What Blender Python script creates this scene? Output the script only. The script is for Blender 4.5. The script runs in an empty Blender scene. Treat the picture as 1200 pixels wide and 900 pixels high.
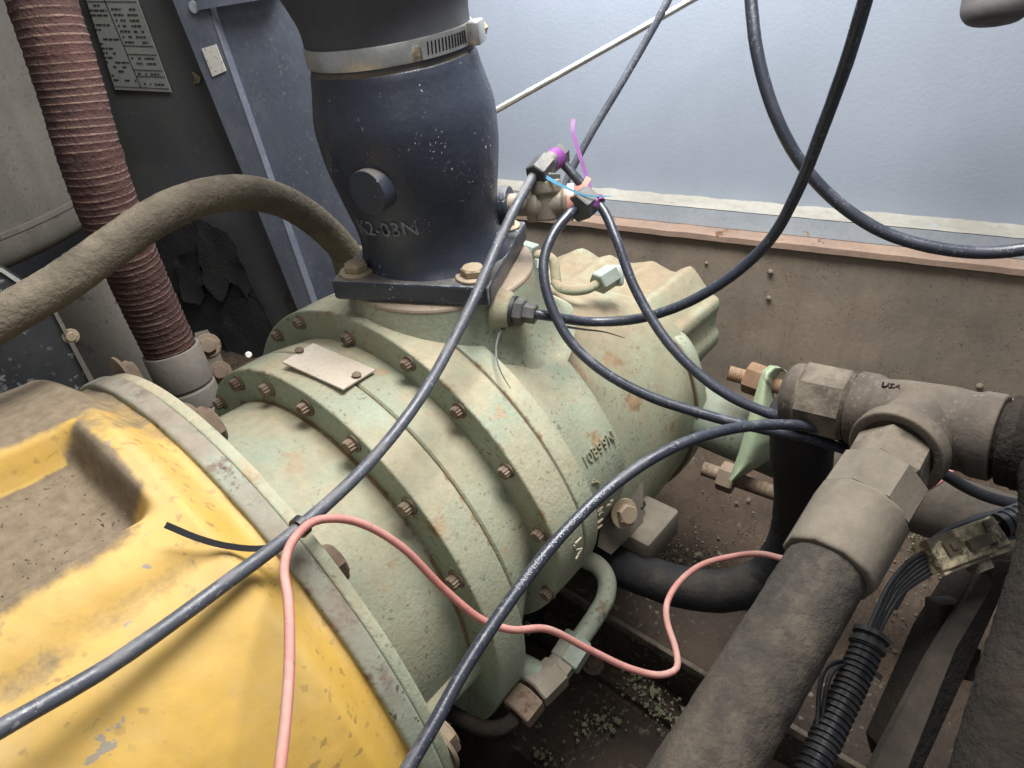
import bpy, bmesh, math, random
import numpy as np
from mathutils import Vector, Matrix, noise

# ------------------------------------------------------------------ camera
# World: X runs along the compressor's axis (away from the camera), Z is up.
SCN = bpy.context.scene
F = 830.0                                  # focal length in photo pixels (1200 wide)
_a = np.array([890.0, -654.0, F]); _a /= np.linalg.norm(_a)
_vx = 110.0; _vy = (890 * _vx + F * F) / 654
_v = np.array([_vx, _vy, F]); _v /= np.linalg.norm(_v)
_X, _Z = _a, -_v
_Y = np.cross(_Z, _X)
ROT = np.array([_X, _Y, _Z])
_C3 = np.array([466.5 - 600, 599 - 450, F]) / F * 0.7
CAM = ROT @ (-_C3)

def P(px, py, d):
    """world point at depth d metres seen at photo pixel px, py"""
    return Vector(ROT @ (np.array([(px - 600) / F, (py - 450) / F, 1.0]) * d - _C3))
def on(px, py, axis, val):
    d = np.array(P(px, py, 1.0)) - CAM
    return Vector(CAM + (val - CAM[axis]) / d[axis] * d)
def onplane(px, py, p0, n):
    d = np.array(P(px, py, 1.0)) - CAM
    t = np.dot(np.array(p0) - CAM, np.array(n)) / np.dot(d, np.array(n))
    return Vector(CAM + t * d)
def oncyl(px, py, r):
    d = np.array(P(px, py, 1.0)) - CAM
    A = d[1]**2 + d[2]**2; B = 2 * (CAM[1]*d[1] + CAM[2]*d[2]); C = CAM[1]**2 + CAM[2]**2 - r*r
    D = max(B*B - 4*A*C, 0)
    return Vector(CAM + (-B - D**.5) / 2 / A * d)
RIGHT = Vector(ROT[:, 0]); UP = Vector(-ROT[:, 1]); FWD = Vector(ROT[:, 2])
CAMV = Vector(CAM)

cd = bpy.data.cameras.new('camera'); co = bpy.data.objects.new('camera', cd)
SCN.collection.objects.link(co); SCN.camera = co
cd.sensor_width = 36.0; cd.lens = F / 1200 * 36.0; cd.clip_start = 0.02; cd.clip_end = 50
m3 = Matrix((RIGHT, UP, -FWD)).transposed()
co.matrix_world = Matrix.Translation(CAMV) @ m3.to_4x4()

# ------------------------------------------------------------------ light
w = bpy.data.worlds.new('World'); SCN.world = w; w.use_nodes = True
bg = w.node_tree.nodes['Background']
bg.inputs[0].default_value = (0.90, 0.94, 1.0, 1); bg.inputs[1].default_value = 0.19
def area(name, loc, target, size, power, col=(1, 1, 1), sy=None):
    l = bpy.data.lights.new(name, 'AREA'); l.energy = power; l.color = col
    l.shape = 'RECTANGLE'; l.size = size; l.size_y = sy or size
    o = bpy.data.objects.new(name, l); SCN.collection.objects.link(o)
    o.location = loc
    o.rotation_euler = (Vector(target) - Vector(loc)).to_track_quat('-Z', 'Y').to_euler()
    return o
area('overhead_lamp', (0.23, -0.17, 1.08), (0.03, -0.02, 0.0), 0.50, 19.5, (1.0, 0.985, 0.96))
area('hood_opening_lamp', (0.40, 0.20, 0.82), (0.66, 0.16, 0.36), 0.32, 5.4, (0.93, 0.97, 1.0))
area('camera_side_lamp', (-0.75, -0.85, 1.15), (0.0, -0.05, 0.1), 0.55, 1.7, (1.0, 0.97, 0.93))
SCN.view_settings.view_transform = 'Standard'; SCN.view_settings.look = 'None'
SCN.view_settings.exposure = 0.45; SCN.view_settings.gamma = 1.0
SCN.view_settings.use_curve_mapping = False

random.seed(7)
R = math.radians

# ------------------------------------------------------------------ materials
def mat(name, base, base2=None, rough=0.6, metal=0.0, vscale=14.0, rust=0.0, rustc=(0.16, 0.075, 0.035),
        rscale=22.0, dust=0.0, dustc=(0.24, 0.19, 0.135), dscale=18.0, speck=0.0, speckc=(0.02, 0.017, 0.013),
        spscale=260.0, bump=0.25, bscale=160.0, bdist=0.001, dirtc=None, dirtrough=0.95, spec=0.5, coarse=0.0,
        scratch=0.0, chip=0.0, chipc=(.1, .09, .08), streak=0.0, dsoft=.08, finec=.22, grime=0.0, grimec=(.2, .16, .1), gscale=10.0, stretch=None, dstart=0.25, edge=0.0, edgec=(0.2, 0.1, 0.05)):
    m = bpy.data.materials.new(name); m.use_nodes = True
    nt = m.node_tree; N = nt.nodes; L = nt.links
    b = N['Principled BSDF']
    tc = N.new('ShaderNodeTexCoord'); oi = N.new('ShaderNodeObjectInfo')
    sc = N.new('ShaderNodeVectorMath'); sc.operation = 'SCALE'; sc.inputs[0].default_value = (7.1, 3.3, 5.7)
    L.new(oi.outputs['Random'], sc.inputs['Scale'])
    ad = N.new('ShaderNodeVectorMath'); ad.operation = 'ADD'
    L.new(tc.outputs['Object'], ad.inputs[0]); L.new(sc.outputs[0], ad.inputs[1])
    vec = ad.outputs[0]
    if stretch:
        mp = N.new('ShaderNodeMapping'); mp.inputs['Scale'].default_value = stretch
        L.new(vec, mp.inputs['Vector']); vec = mp.outputs[0]
    def nz(scale, detail=5, rough_=0.6, off=0.0):
        n = N.new('ShaderNodeTexNoise'); n.inputs['Scale'].default_value = scale
        n.inputs['Detail'].default_value = detail; n.inputs['Roughness'].default_value = rough_
        if off:
            a = N.new('ShaderNodeVectorMath'); a.operation = 'ADD'; a.inputs[1].default_value = (off, off * .7, -off)
            L.new(vec, a.inputs[0]); L.new(a.outputs[0], n.inputs['Vector'])
        else:
            L.new(vec, n.inputs['Vector'])
        return n.outputs['Fac']
    def ramp(src, lo, hi):
        r = N.new('ShaderNodeMapRange'); r.interpolation_type = 'SMOOTHSTEP'
        r.inputs[1].default_value = lo; r.inputs[2].default_value = hi
        L.new(src, r.inputs[0]); return r.outputs[0]
    def mul(a, bb):
        x = N.new('ShaderNodeMath'); x.operation = 'MULTIPLY'; L.new(a, x.inputs[0])
        if isinstance(bb, (int, float)): x.inputs[1].default_value = bb
        else: L.new(bb, x.inputs[1])
        return x.outputs[0]
    def mix(f, c1, c2):
        x = N.new('ShaderNodeMix'); x.data_type = 'RGBA'
        if isinstance(f, (int, float)): x.inputs[0].default_value = f
        else: L.new(f, x.inputs[0])
        for i, c in ((6, c1), (7, c2)):
            if isinstance(c, tuple): x.inputs[i].default_value = (*c, 1)
            else: L.new(c, x.inputs[i])
        return x.outputs[2]
    def mixf(f, v1, v2):
        x = N.new('ShaderNodeMix'); x.data_type = 'FLOAT'; L.new(f, x.inputs[0])
        for i, c in ((2, v1), (3, v2)):
            if isinstance(c, (int, float)): x.inputs[i].default_value = c
            else: L.new(c, x.inputs[i])
        return x.outputs[0]
    base2 = base2 or tuple(c * 0.72 for c in base)
    col = mix(ramp(nz(vscale), .35, .68), base, base2)
    fine = nz(bscale, 3)
    col = mix(mul(ramp(fine, .3, .75), finec), col, tuple(c * .45 for c in base))
    ro = N.new('ShaderNodeValue'); ro.outputs[0].default_value = rough; ro = ro.outputs[0]
    me = N.new('ShaderNodeValue'); me.outputs[0].default_value = metal; me = me.outputs[0]
    ro = mixf(ramp(nz(vscale * 2.3, 4, .6, 3.1), .3, .7), ro, min(1, rough + .15))
    if scratch:
        s = ramp(nz(420, 2, .5, 1.7), .66, .70); s2 = ramp(nz(40, 4, .6, 9.7), .52, .62)
        col = mix(mul(mul(s, s2), scratch), col, (0.55, 0.55, 0.56))
    if streak:
        mp2 = N.new('ShaderNodeMapping'); mp2.inputs['Scale'].default_value = (9, 9, .7); L.new(vec, mp2.inputs['Vector'])
        n_ = N.new('ShaderNodeTexNoise'); n_.inputs['Scale'].default_value = 3.0; n_.inputs['Detail'].default_value = 7; L.new(mp2.outputs[0], n_.inputs['Vector'])
        col = mix(mul(ramp(n_.outputs['Fac'], .48, .72), streak), col, tuple(c * .6 for c in base))
    if grime:
        g1 = ramp(nz(gscale, 10, .72, 31.0), .44, .66); g2 = ramp(nz(gscale * 9, 5, .7, 17.0), .3, .7)
        gm = mul(mul(g1, mixf(g2, .35, 1.0)), grime)
        col = mix(gm, col, grimec); ro = mixf(gm, ro, .9)
    if chip:
        s = ramp(nz(34, 8, .62, 21.0), .655 - .03 * chip, .668 - .03 * chip)
        col = mix(s, col, chipc)
    if speck:
        s = ramp(nz(spscale, 2, .5, 5.3), .60, .68); s2 = ramp(nz(spscale * .12, 3, .6, 2.9), .40, .6)
        col = mix(mul(mul(s, s2), speck), col, speckc)
    if rust:
        big = nz(rscale, 9, .68, 11.3)
        rm = ramp(big, .66 - .22 * rust, .71 - .20 * rust)
        rc = mix(ramp(nz(rscale * 6, 4, .6, 4.4), .35, .65), rustc, tuple(c * .5 for c in rustc))
        col = mix(rm, col, rc); ro = mixf(rm, ro, .92); me = mixf(rm, me, 0.0)
    if edge:
        g = N.new('ShaderNodeNewGeometry')
        em = mul(ramp(g.outputs['Pointiness'], .53, .58), ramp(nz(60, 4, .6, 8.8), .35, .6))
        em = mul(em, edge); col = mix(em, col, edgec)
    if dust:
        g = N.new('ShaderNodeNewGeometry'); sx = N.new('ShaderNodeSeparateXYZ'); L.new(g.outputs['Normal'], sx.inputs[0])
        dm = mul(ramp(sx.outputs[2], dstart, .98), ramp(nz(dscale, 7, .65, 6.6), .62 - .42 * dust, .80 - .30 * dust))
        dm = mul(dm, min(1, .35 + dust * .65))
        dc = mix(ramp(nz(90, 4, .6, 7.7), .3, .7), dustc, tuple(c * .78 for c in dustc))
        col = mix(dm, col, dc); ro = mixf(dm, ro, .96); me = mixf(dm, me, 0.0)
    if dirtc:
        at = N.new('ShaderNodeAttribute'); at.attribute_name = 'dirt'
        d2 = N.new('ShaderNodeMath'); d2.operation = 'ADD'
        nn = N.new('ShaderNodeMath'); nn.operation = 'MULTIPLY_ADD'; nn.inputs[1].default_value = 1.1; nn.inputs[2].default_value = -.55
        L.new(nz(38, 8, .7, 13.0), nn.inputs[0]); L.new(at.outputs['Fac'], d2.inputs[0]); L.new(nn.outputs[0], d2.inputs[1])
        gate = ramp(at.outputs['Fac'], .02, .25)
        dm = mul(mul(ramp(d2.outputs[0], .5 - dsoft, .5 + dsoft), gate), .95)
        dc = mix(ramp(nz(130, 5, .7, 2.2), .3, .7), dirtc, tuple(c * .62 for c in dirtc))
        col = mix(dm, col, dc); ro = mixf(dm, ro, dirtrough); me = mixf(dm, me, 0.0)
    L.new(col, b.inputs['Base Color']); L.new(ro, b.inputs['Roughness']); L.new(me, b.inputs['Metallic'])
    b.inputs['Specular IOR Level'].default_value = spec
    if bump:
        h = fine
        if coarse:
            x = N.new('ShaderNodeMath'); x.operation = 'MULTIPLY_ADD'; x.inputs[1].default_value = coarse
            L.new(nz(bscale * .22, 5, .6, 3.9), x.inputs[0]); L.new(fine, x.inputs[2]); h = x.outputs[0]
        bp = N.new('ShaderNodeBump'); bp.inputs['Strength'].default_value = bump; bp.inputs['Distance'].default_value = bdist
        L.new(h, bp.inputs['Height']); L.new(bp.outputs[0], b.inputs['Normal'])
    return m

GREEN = mat('worn_mint_green_paint', (0.315, 0.345, 0.255), (0.25, 0.295, 0.215), .5, grime=.62, grimec=(.26, .20, .115), chip=.25, chipc=(.30, .235, .15), rust=.16, rustc=(.36, .25, .135), rscale=16,
            dust=.66, dustc=(.42, .35, .235), dscale=14, speck=.7, speckc=(.09, .075, .04), bump=.55, bscale=330, coarse=.7, dirtc=(.235, .14, .065))
GREENR = mat('rust_stained_mint_paint', (0.30, 0.305, 0.21), (0.25, 0.295, 0.205), .6, grime=.6, grimec=(.24, .16, .09), gscale=14, rust=.36, rustc=(.28, .185, .10), rscale=13,
             dust=.75, dustc=(.225, .16, .10), dscale=11, speck=.7, speckc=(.1, .07, .04), bump=.35, bscale=200, coarse=.8)
GREEND = mat('dull_green_paint', (0.20, 0.235, 0.18), (0.14, 0.16, 0.12), .6, rust=.3, rustc=(.11, .075, .045), dust=.5, dustc=(.2, .17, .12), speck=.6, bump=.3, dirtc=(.075, .06, .047))
FLANGEG = mat('chipped_grey_green_paint', (0.27, 0.30, 0.235), (0.20, 0.20, 0.155), .65, rust=.62, rustc=(.19, .14, .11), rscale=17,
              dust=.8, dustc=(.26, .215, .17), speck=.8, bump=.5, bscale=150, coarse=.8)
YELLOW = mat('worn_yellow_paint', (0.50, 0.305, 0.052), (0.49, 0.31, 0.075), .48, grime=.35, grimec=(.36, .26, .12), gscale=13, vscale=7, dust=.42, dustc=(.45, .345, .19), dscale=8, speck=.5,
             speckc=(.12, .08, .04), spscale=150, bump=.25, bscale=120, coarse=1.2, dirtc=(.175, .138, .097), dsoft=.22, finec=.12, chip=.1, chipc=(.24, .205, .16))
BOLT = mat('rusty_bolt_steel', (0.205, 0.155, 0.11), (0.13, 0.085, 0.06), .75, .25, rust=.45, rustc=(.13, .072, .048), rscale=60, dust=.5, dustc=(.33, .26, .18), bump=.5, bscale=400, bdist=.0006)
BOLTT = mat('tan_plated_bolt', (0.36, 0.29, 0.20), (0.26, 0.2, 0.13), .6, .3, rust=.25, rscale=60, dust=.6, dustc=(.38, .30, .21), bump=.4, bscale=400, bdist=.0006)
BLACKP = mat('black_cast_paint', (0.024, 0.030, 0.046), (0.036, 0.043, 0.062), .28, scratch=.8, dirtc=(.30, .30, .32), dust=.62, dustc=(.19, .17, .145), dscale=12, bump=.35, bscale=190, coarse=.9, dstart=.55)
BLACKW = mat('scuffed_black_cast_paint', (0.024, 0.030, 0.046), (0.036, 0.043, 0.062), .28, scratch=.8, edge=.55, edgec=(.30, .30, .32), dust=.45, dustc=(.19, .17, .145), dscale=12, bump=.35, bscale=190, coarse=.9, dstart=.55)
RUBBER = mat('black_rubber', (0.050, 0.053, 0.063), (0.070, 0.070, 0.078), .62, dust=.25, dustc=(.14, .12, .10), bump=.2, bscale=150, dirtc=(.15, .12, .09))
STEEL = mat('band_steel', (0.60, 0.60, 0.58), (0.50, 0.49, 0.46), .30, .95, rust=.1, rustc=(.25, .2, .14), dust=.25, dustc=(.3, .25, .19), bump=.08, bscale=300)
BRASSD = mat('dusty_bronze_fitting', (0.25, 0.215, 0.165), (0.18, 0.155, 0.12), .6, .35, dust=.5, dustc=(.33, .29, .23), bump=.4, bscale=260)
NUTD = mat('dark_nickel_nut', (0.15, 0.15, 0.145), (0.09, 0.09, 0.09), .42, .7, dust=.35, dustc=(.3, .27, .22), bump=.2, bscale=300)
ZINC = mat('zinc_fitting', (0.29, 0.32, 0.285), (0.23, 0.27, 0.23), .5, .45, rust=.15, rustc=(.3, .2, .12), dust=.3, dustc=(.38, .32, .22), bump=.25, bscale=300)
TUBE = mat('black_nylon_tube', (0.022, 0.026, 0.038), (0.032, 0.037, 0.052), .27, dust=.22, dustc=(.15, .155, .17), dscale=40, bump=.15, bscale=350, speck=.4, speckc=(.2, .2, .21), spscale=420)
TUBED = mat('scuffed_grey_black_tube', (0.055, 0.061, 0.078), (0.078, 0.085, 0.104), .36, dust=.42, dustc=(.21, .205, .205), dscale=45, bump=.25, bscale=350, speck=.6, speckc=(.27, .27, .28), spscale=420)
PRINT = mat('white_print', (0.24, 0.25, 0.28), rough=.6, bump=0)
WIREP = mat('pink_red_wire', (0.46, 0.185, 0.16), (0.40, 0.155, 0.135), .5, dust=.65, dustc=(.46, .30, .255), dscale=30, bump=.1, speck=.3)
WIREB = mat('black_wire', (0.015, 0.016, 0.02), rough=.38, dust=.3, dustc=(.14, .12, .10), bump=.1)
HOSEB = mat('dust_caked_brown_hose', (0.115, 0.096, 0.070), (0.078, 0.066, 0.050), .95, vscale=25, dust=.6, dustc=(.195, .165, .122), dscale=40, bump=.9, bscale=330, bdist=.0018, coarse=.6, spec=.2)
HOSEG = mat('dust_caked_hydraulic_hose', (0.042, 0.037, 0.032), (0.030, 0.027, 0.025), .95, vscale=30, dust=.5, dustc=(.105, .088, .068), dscale=50, bump=.8, bscale=380, bdist=.0013, coarse=.5, dsoft=.4, spec=.2, dirtc=(.115, .09, .064))
HOSEK = mat('black_rubber_hose', (0.010, 0.010, 0.011), (0.016, 0.015, 0.015), .72, dust=.35, dustc=(.07, .055, .04), bump=.6, bscale=200, bdist=.0015, spec=.3)
FITD = mat('dusty_grey_brown_fitting', (0.074, 0.059, 0.045), (0.054, 0.044, 0.035), .8, .1, grime=.5, grimec=(.045, .037, .03), gscale=24, dust=.65, dustc=(.135, .108, .080), dscale=16, bump=.55, bscale=240, coarse=.8, speck=.3, speckc=(.3, .26, .2), spscale=300, edge=.5, edgec=(.24, .2, .15))
FITL = mat('dusty_tan_coupling', (0.128, 0.108, 0.083), (0.10, 0.085, 0.066), .8, .1, grime=.4, grimec=(.07, .056, .042), gscale=22, dust=.6, dustc=(.165, .140, .106), bump=.35, bscale=240)
IRONK = mat('grimy_black_iron', (0.012, 0.0095, 0.0075), (0.019, 0.0145, 0.011), .85, dust=.5, dustc=(.036, .027, .02), dscale=26, bump=1.0, bscale=190, bdist=.0022, coarse=1.2, spec=.25)
FRAMEK = mat('rusty_dark_frame', (0.045, 0.037, 0.030), (0.030, 0.025, 0.021), .85, rust=.3, rustc=(.07, .045, .03), dust=.45, dustc=(.085, .069, .054), bump=.7, bscale=200, coarse=1, spec=.3)
RUSTB = mat('brown_rusty_steel', (0.24, 0.145, 0.085), (0.17, 0.095, 0.055), .85, rust=.3, dust=.4, dustc=(.27, .19, .125), bump=.5, bscale=350)
REDH = mat('red_brown_duct_fabric', (0.066, 0.034, 0.030), (0.046, 0.026, 0.024), .9, vscale=20, bump=1.0, bscale=260, bdist=.0022, dust=.2, dustc=(.13, .08, .066), dirtc=(.19, .125, .10), spec=.2)
CUFF = mat('tan_plastic_cuff', (0.185, 0.165, 0.14), (0.15, 0.13, 0.11), .75, dust=.5, dustc=(.22, .19, .15), bump=.2, speck=.4)
WALLM = mat('blue_grey_enamel_wall', (0.285, 0.315, 0.372), (0.265, 0.297, 0.352), .50, vscale=3, bump=.28, bscale=170, bdist=.0012, coarse=.7, streak=.05, finec=.04)
RAILM = mat('blue_grey_rail_paint', (0.36, 0.40, 0.44), (0.31, 0.34, 0.38), .5, rust=.18, rustc=(.4, .3, .2), bump=.2)
CREAM = mat('cream_sealant', (0.36, 0.345, 0.30), (0.30, 0.28, 0.235), .7, rust=.2, rustc=(.35, .27, .18), bump=.6, bscale=90, coarse=1)
RUSTM = mat('orange_brown_rust', (0.31, 0.215, 0.16), (0.24, 0.165, 0.125), .9, rust=.3, bump=.5)
TUBM = mat('grimy_brown_tub_paint', (0.25, 0.20, 0.148), (0.175, 0.15, 0.120), .72, vscale=6, rust=.18, rustc=(.12, .085, .055), rscale=9, speck=.5, streak=.5, bump=.4, bscale=120, coarse=1)
FLOORM = mat('dirt_caked_floor', (0.088, 0.062, 0.045), (0.054, 0.040, 0.031), .95, vscale=9, rust=.25, rustc=(.13, .125, .075), rscale=8, dust=.5, dustc=(.115, .083, .060), dscale=10, speck=.6, speckc=(.15, .135, .09), spscale=110, bump=1.0, bscale=110, bdist=.006, coarse=2.0, spec=.2)
PLATEF = mat('grimy_floor_plate', (0.062, 0.046, 0.036), (0.040, 0.031, 0.025), .9, vscale=9, rust=.06, rustc=(.18, .19, .12), rscale=14, dust=.4, dustc=(.075, .056, .043), speck=.7, speckc=(.19, .18, .13), spscale=130, bump=.9, bscale=130, bdist=.004, coarse=1.5, spec=.2)
LICHEN = mat('flaking_yellow_green_paint', (0.22, 0.225, 0.135), (0.15, 0.155, 0.095), .9, rust=.5, rustc=(.07, .05, .035), rscale=34, bump=1, bscale=160, bdist=.004)
NAVY = mat('navy_panel_paint', (0.105, 0.120, 0.158), (0.155, 0.17, 0.21), .5, grime=.5, grimec=(.07, .078, .10), gscale=12, vscale=9, dust=.2, speck=.35, speckc=(.3, .3, .33), spscale=150, bump=.12, bscale=120)
CHAR = mat('charcoal_panel', (0.078, 0.083, 0.092), (0.10, 0.098, 0.092), .6, vscale=5, bump=.15, speck=.5, speckc=(.16, .13, .1), spscale=120, rust=.12, rustc=(.10, .085, .065), rscale=5)
FOAM = mat('torn_black_foam', (0.026, 0.027, 0.029), (0.042, 0.040, 0.038), .9, bump=.6, bscale=120, bdist=.003, spec=.2)
GREYP = mat('dusty_grey_panel', (0.125, 0.113, 0.094), (0.095, 0.085, 0.072), .8, vscale=8, streak=.5, rust=.2, rustc=(.09, .08, .065), bump=.3, speck=.5)
DECAL = mat('silver_decal', (0.31, 0.31, 0.29), (0.26, 0.26, 0.24), .5, bump=.05)
INK = mat('dark_print', (0.035, 0.038, 0.042), rough=.6, bump=0)
STICK = mat('white_sticker', (0.72, 0.70, 0.64), (0.64, 0.61, 0.55), .6, bump=.1, speck=.8, speckc=(.1, .09, .08), spscale=200)
BOXK = mat('black_box_paint', (0.016, 0.018, 0.021), (0.026, 0.027, 0.03), .4, bump=.1, speck=.6, speckc=(.25, .25, .26), spscale=160)
TAG = mat('blank_tan_metal_tag', (0.55, 0.48, 0.39), (0.50, 0.43, 0.345), .65, .1, bump=.08, bscale=300, speck=.3, speckc=(.3, .24, .17))
TIEK = mat('black_zip_tie', (0.026, 0.026, 0.030), rough=.42, dust=.25, dustc=(.14, .125, .11), bump=0)
TIEV = mat('violet_zip_tie', (0.17, 0.035, 0.20), rough=.35, bump=0)
TIEB = mat('sky_blue_zip_tie', (0.12, 0.42, 0.66), rough=.35, bump=0)
TIEP = mat('salmon_zip_tie', (0.72, 0.34, 0.28), rough=.4, bump=0)
CONN = mat('muddy_connector_plastic', (0.13, 0.105, 0.070), (0.075, 0.06, 0.042), .5, rust=.9, rustc=(.62, .53, .35), rscale=38, dust=.3, dustc=(.45, .38, .26), bump=.5, bscale=260)
PADM = mat('dusty_brown_gasket_pad', (0.33, 0.265, 0.205), (0.27, 0.215, 0.16), .85, rust=.2, rustc=(.2, .13, .08), bump=.3, speck=.4)
WHITEP = mat('white_plastic', (0.75, 0.75, 0.68), rough=.4, bump=0)
BUMPER = mat('dark_grey_rubber_bumper', (0.075, 0.07, 0.072), (0.10, 0.092, 0.09), .75, vscale=20, bump=.3)

# ------------------------------------------------------------------ mesh helpers
class MB:
    def __init__(s): s.v = []; s.f = []; s.d = []
    def add(s, vs, fs, dirt=None):
        o = len(s.v); s.v += [Vector(x) for x in vs]; s.f += [tuple(i + o for i in f) for f in fs]
        s.d += list(dirt) if dirt is not None else [0.0] * len(vs)
        return s
def catmull(pts, step):
    pts = [Vector(p) for p in pts]
    if len(pts) == 2:
        n = max(2, int((pts[1] - pts[0]).length / step)); return [pts[0].lerp(pts[1], i / n) for i in range(n + 1)]
    q = [pts[0] * 2 - pts[1]] + pts + [pts[-1] * 2 - pts[-2]]
    out = []
    for i in range(1, len(q) - 2):
        p0, p1, p2, p3 = q[i - 1:i + 3]
        t0 = 0; t1 = t0 + max((p1 - p0).length, 1e-6)**.5; t2 = t1 + max((p2 - p1).length, 1e-6)**.5; t3 = t2 + max((p3 - p2).length, 1e-6)**.5
        n = max(2, int((p2 - p1).length / step))
        for k in range(n):
            t = t1 + (t2 - t1) * k / n
            A1 = p0 * ((t1 - t) / (t1 - t0)) + p1 * ((t - t0) / (t1 - t0)); A2 = p1 * ((t2 - t) / (t2 - t1)) + p2 * ((t - t1) / (t2 - t1))
            A3 = p2 * ((t3 - t) / (t3 - t2)) + p3 * ((t - t2) / (t3 - t2))
            B1 = A1 * ((t2 - t) / (t2 - t0)) + A2 * ((t - t0) / (t2 - t0)); B2 = A2 * ((t3 - t) / (t3 - t1)) + A3 * ((t - t1) / (t3 - t1))
            out.append(B1 * ((t2 - t) / (t2 - t1)) + B2 * ((t - t1) / (t2 - t1)))
    out.append(pts[-1]); return out
def frames(c):
    T = []
    for i in range(len(c)):
        T.append((c[min(i + 1, len(c) - 1)] - c[max(i - 1, 0)]).normalized())
    u = T[0].orthogonal().normalized(); fr = []
    for t in T:
        u = (u - t * u.dot(t)).normalized(); fr.append((t, u, t.cross(u)))
    return fr
def tube(pts, r, n=14, step=0.006, mb=None, amp=0.0, ascale=60, caps=True, dirt=None, raw=False):
    mb = mb or MB(); c = pts if raw else catmull(pts, step); fr = frames(c)
    L = [0.0]
    for i in range(1, len(c)): L.append(L[-1] + (c[i] - c[i - 1]).length)
    vs = []; ds = []
    for i, (p, (t, u, v)) in enumerate(zip(c, fr)):
        rr = r(L[i], L[-1]) if callable(r) else r
        for k in range(n):
            a = 2 * math.pi * k / n; o = u * math.cos(a) + v * math.sin(a)
            x = rr
            if amp: x += amp * noise.fractal((p + o * rr) * ascale, 1.0, 2.0, 3)
            vs.append(p + o * x); ds.append(dirt(L[i], L[-1]) if dirt else 0.0)
    fs = []
    for i in range(len(c) - 1):
        for k in range(n):
            k2 = (k + 1) % n; fs.append((i * n + k, i * n + k2, (i + 1) * n + k2, (i + 1) * n + k))
    if caps:
        fs.append(tuple(reversed(range(n)))); m = (len(c) - 1) * n; fs.append(tuple(range(m, m + n)))
    return mb.add(vs, fs, ds)
def roundp(pr, rad, seg=3):
    out = [pr[0]]
    for i in range(1, len(pr) - 1):
        a, b, c = Vector(pr[i - 1]), Vector(pr[i]), Vector(pr[i + 1])
        la, lc = (a - b).length, (c - b).length; k = min(rad, la * .45, lc * .45)
        p, q = b + (a - b).normalized() * k, b + (c - b).normalized() * k
        for s in range(seg + 1):
            t = s / seg; out.append(tuple(p * (1 - t)**2 + b * 2 * t * (1 - t) + q * t * t))
    out.append(pr[-1]); return out
def lathe(profile, base, axis, n=48, mb=None, rot=0.0, amp=0.0, ascale=40, dirt=None, ref=None):
    """profile: (distance along axis, radius)"""
    mb = mb or MB(); base = Vector(base); ax = Vector(axis).normalized()
    u = Vector(ref) if ref is not None else ax.orthogonal()
    u = (u - ax * u.dot(ax)).normalized(); v = ax.cross(u)
    vs = []; ds = []
    for (t, r) in profile:
        for k in range(n):
            a = 2 * math.pi * k / n + rot; o = u * math.cos(a) + v * math.sin(a)
            p = base + ax * t + o * max(r, 1e-5)
            if amp: p += o * amp * noise.fractal(p * ascale, 1.0, 2.0, 3)
            vs.append(p); ds.append(dirt(t, r) if dirt else 0.0)
    fs = []
    for i in range(len(profile) - 1):
        for k in range(n):
            k2 = (k + 1) % n; fs.append((i * n + k, i * n + k2, (i + 1) * n + k2, (i + 1) * n + k))
    if profile[0][1] > 1e-4: fs.append(tuple(reversed(range(n))))
    if profile[-1][1] > 1e-4: m = (len(profile) - 1) * n; fs.append(tuple(range(m, m + n)))
    return mb.add(vs, fs, ds)
def cyl(p0, p1, r, n=28, mb=None, bev=0.0008, r1=None, rot=0.0):
    p0, p1 = Vector(p0), Vector(p1); L = (p1 - p0).length; r1 = r1 or r
    return lathe([(0, r - bev), (bev, r), (L - bev, r1), (L, r1 - bev)], p0, p1 - p0, n, mb, rot)
def hexp(p0, p1, r, mb=None, n=6, rot=0.2):
    """hexagonal prism with chamfered corners; r is the corner radius"""
    p0, p1 = Vector(p0), Vector(p1); L = (p1 - p0).length; b = min(r * .10, L * .2)
    return lathe([(0, r * .90), (b, r), (L - b, r), (L, r * .90)], p0, p1 - p0, n, mb, rot)
def box(c, size, axes=None, mb=None, bev=0.0):
    """box with optional bevel; axes = 3 unit vectors"""
    mb = mb or MB(); c = Vector(c); ax = axes or (Vector((1, 0, 0)), Vector((0, 1, 0)), Vector((0, 0, 1)))
    bm = bmesh.new(); bmesh.ops.create_cube(bm, size=1.0)
    for vv in bm.verts: vv.co = Vector((vv.co.x * size[0], vv.co.y * size[1], vv.co.z * size[2]))
    if bev: bmesh.ops.bevel(bm, geom=list(bm.edges), offset=bev, segments=2, profile=.5, affect='EDGES')
    bm.verts.index_update()
    vs = [c + ax[0] * q.co.x + ax[1] * q.co.y + ax[2] * q.co.z for q in bm.verts]
    fs = [tuple(q.index for q in f.verts) for f in bm.faces]; bm.free()
    return mb.add(vs, fs)
def densebox(c, size, ax, rad, n=36):
    """rounded box of fine faces whose scuffed edges carry the dirt attribute"""
    mb = MB(); h = [q / 2 for q in size]
    for a in range(3):
        b, c_ = (a + 1) % 3, (a + 2) % 3
        for sg in (-1, 1):
            def fn(u, v):
                p = [0, 0, 0]; p[a] = sg * h[a]; p[b] = (u * 2 - 1) * h[b]; p[c_] = (v * 2 - 1) * h[c_]
                q = [max(-h[k] + rad, min(h[k] - rad, p[k])) for k in range(3)]
                d = Vector([p[k] - q[k] for k in range(3)]); near = sorted(h[k] - abs(p[k]) for k in range(3))[1]
                if d.length > 1e-9: d = d.normalized() * rad
                w_ = Vector(c) + ax[0] * (q[0] + d.x) + ax[1] * (q[1] + d.y) + ax[2] * (q[2] + d.z)
                return (w_, .50 * math.exp(-(near / .0022)**2))
            grid(fn, n, n, mb)
    return mb
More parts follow.
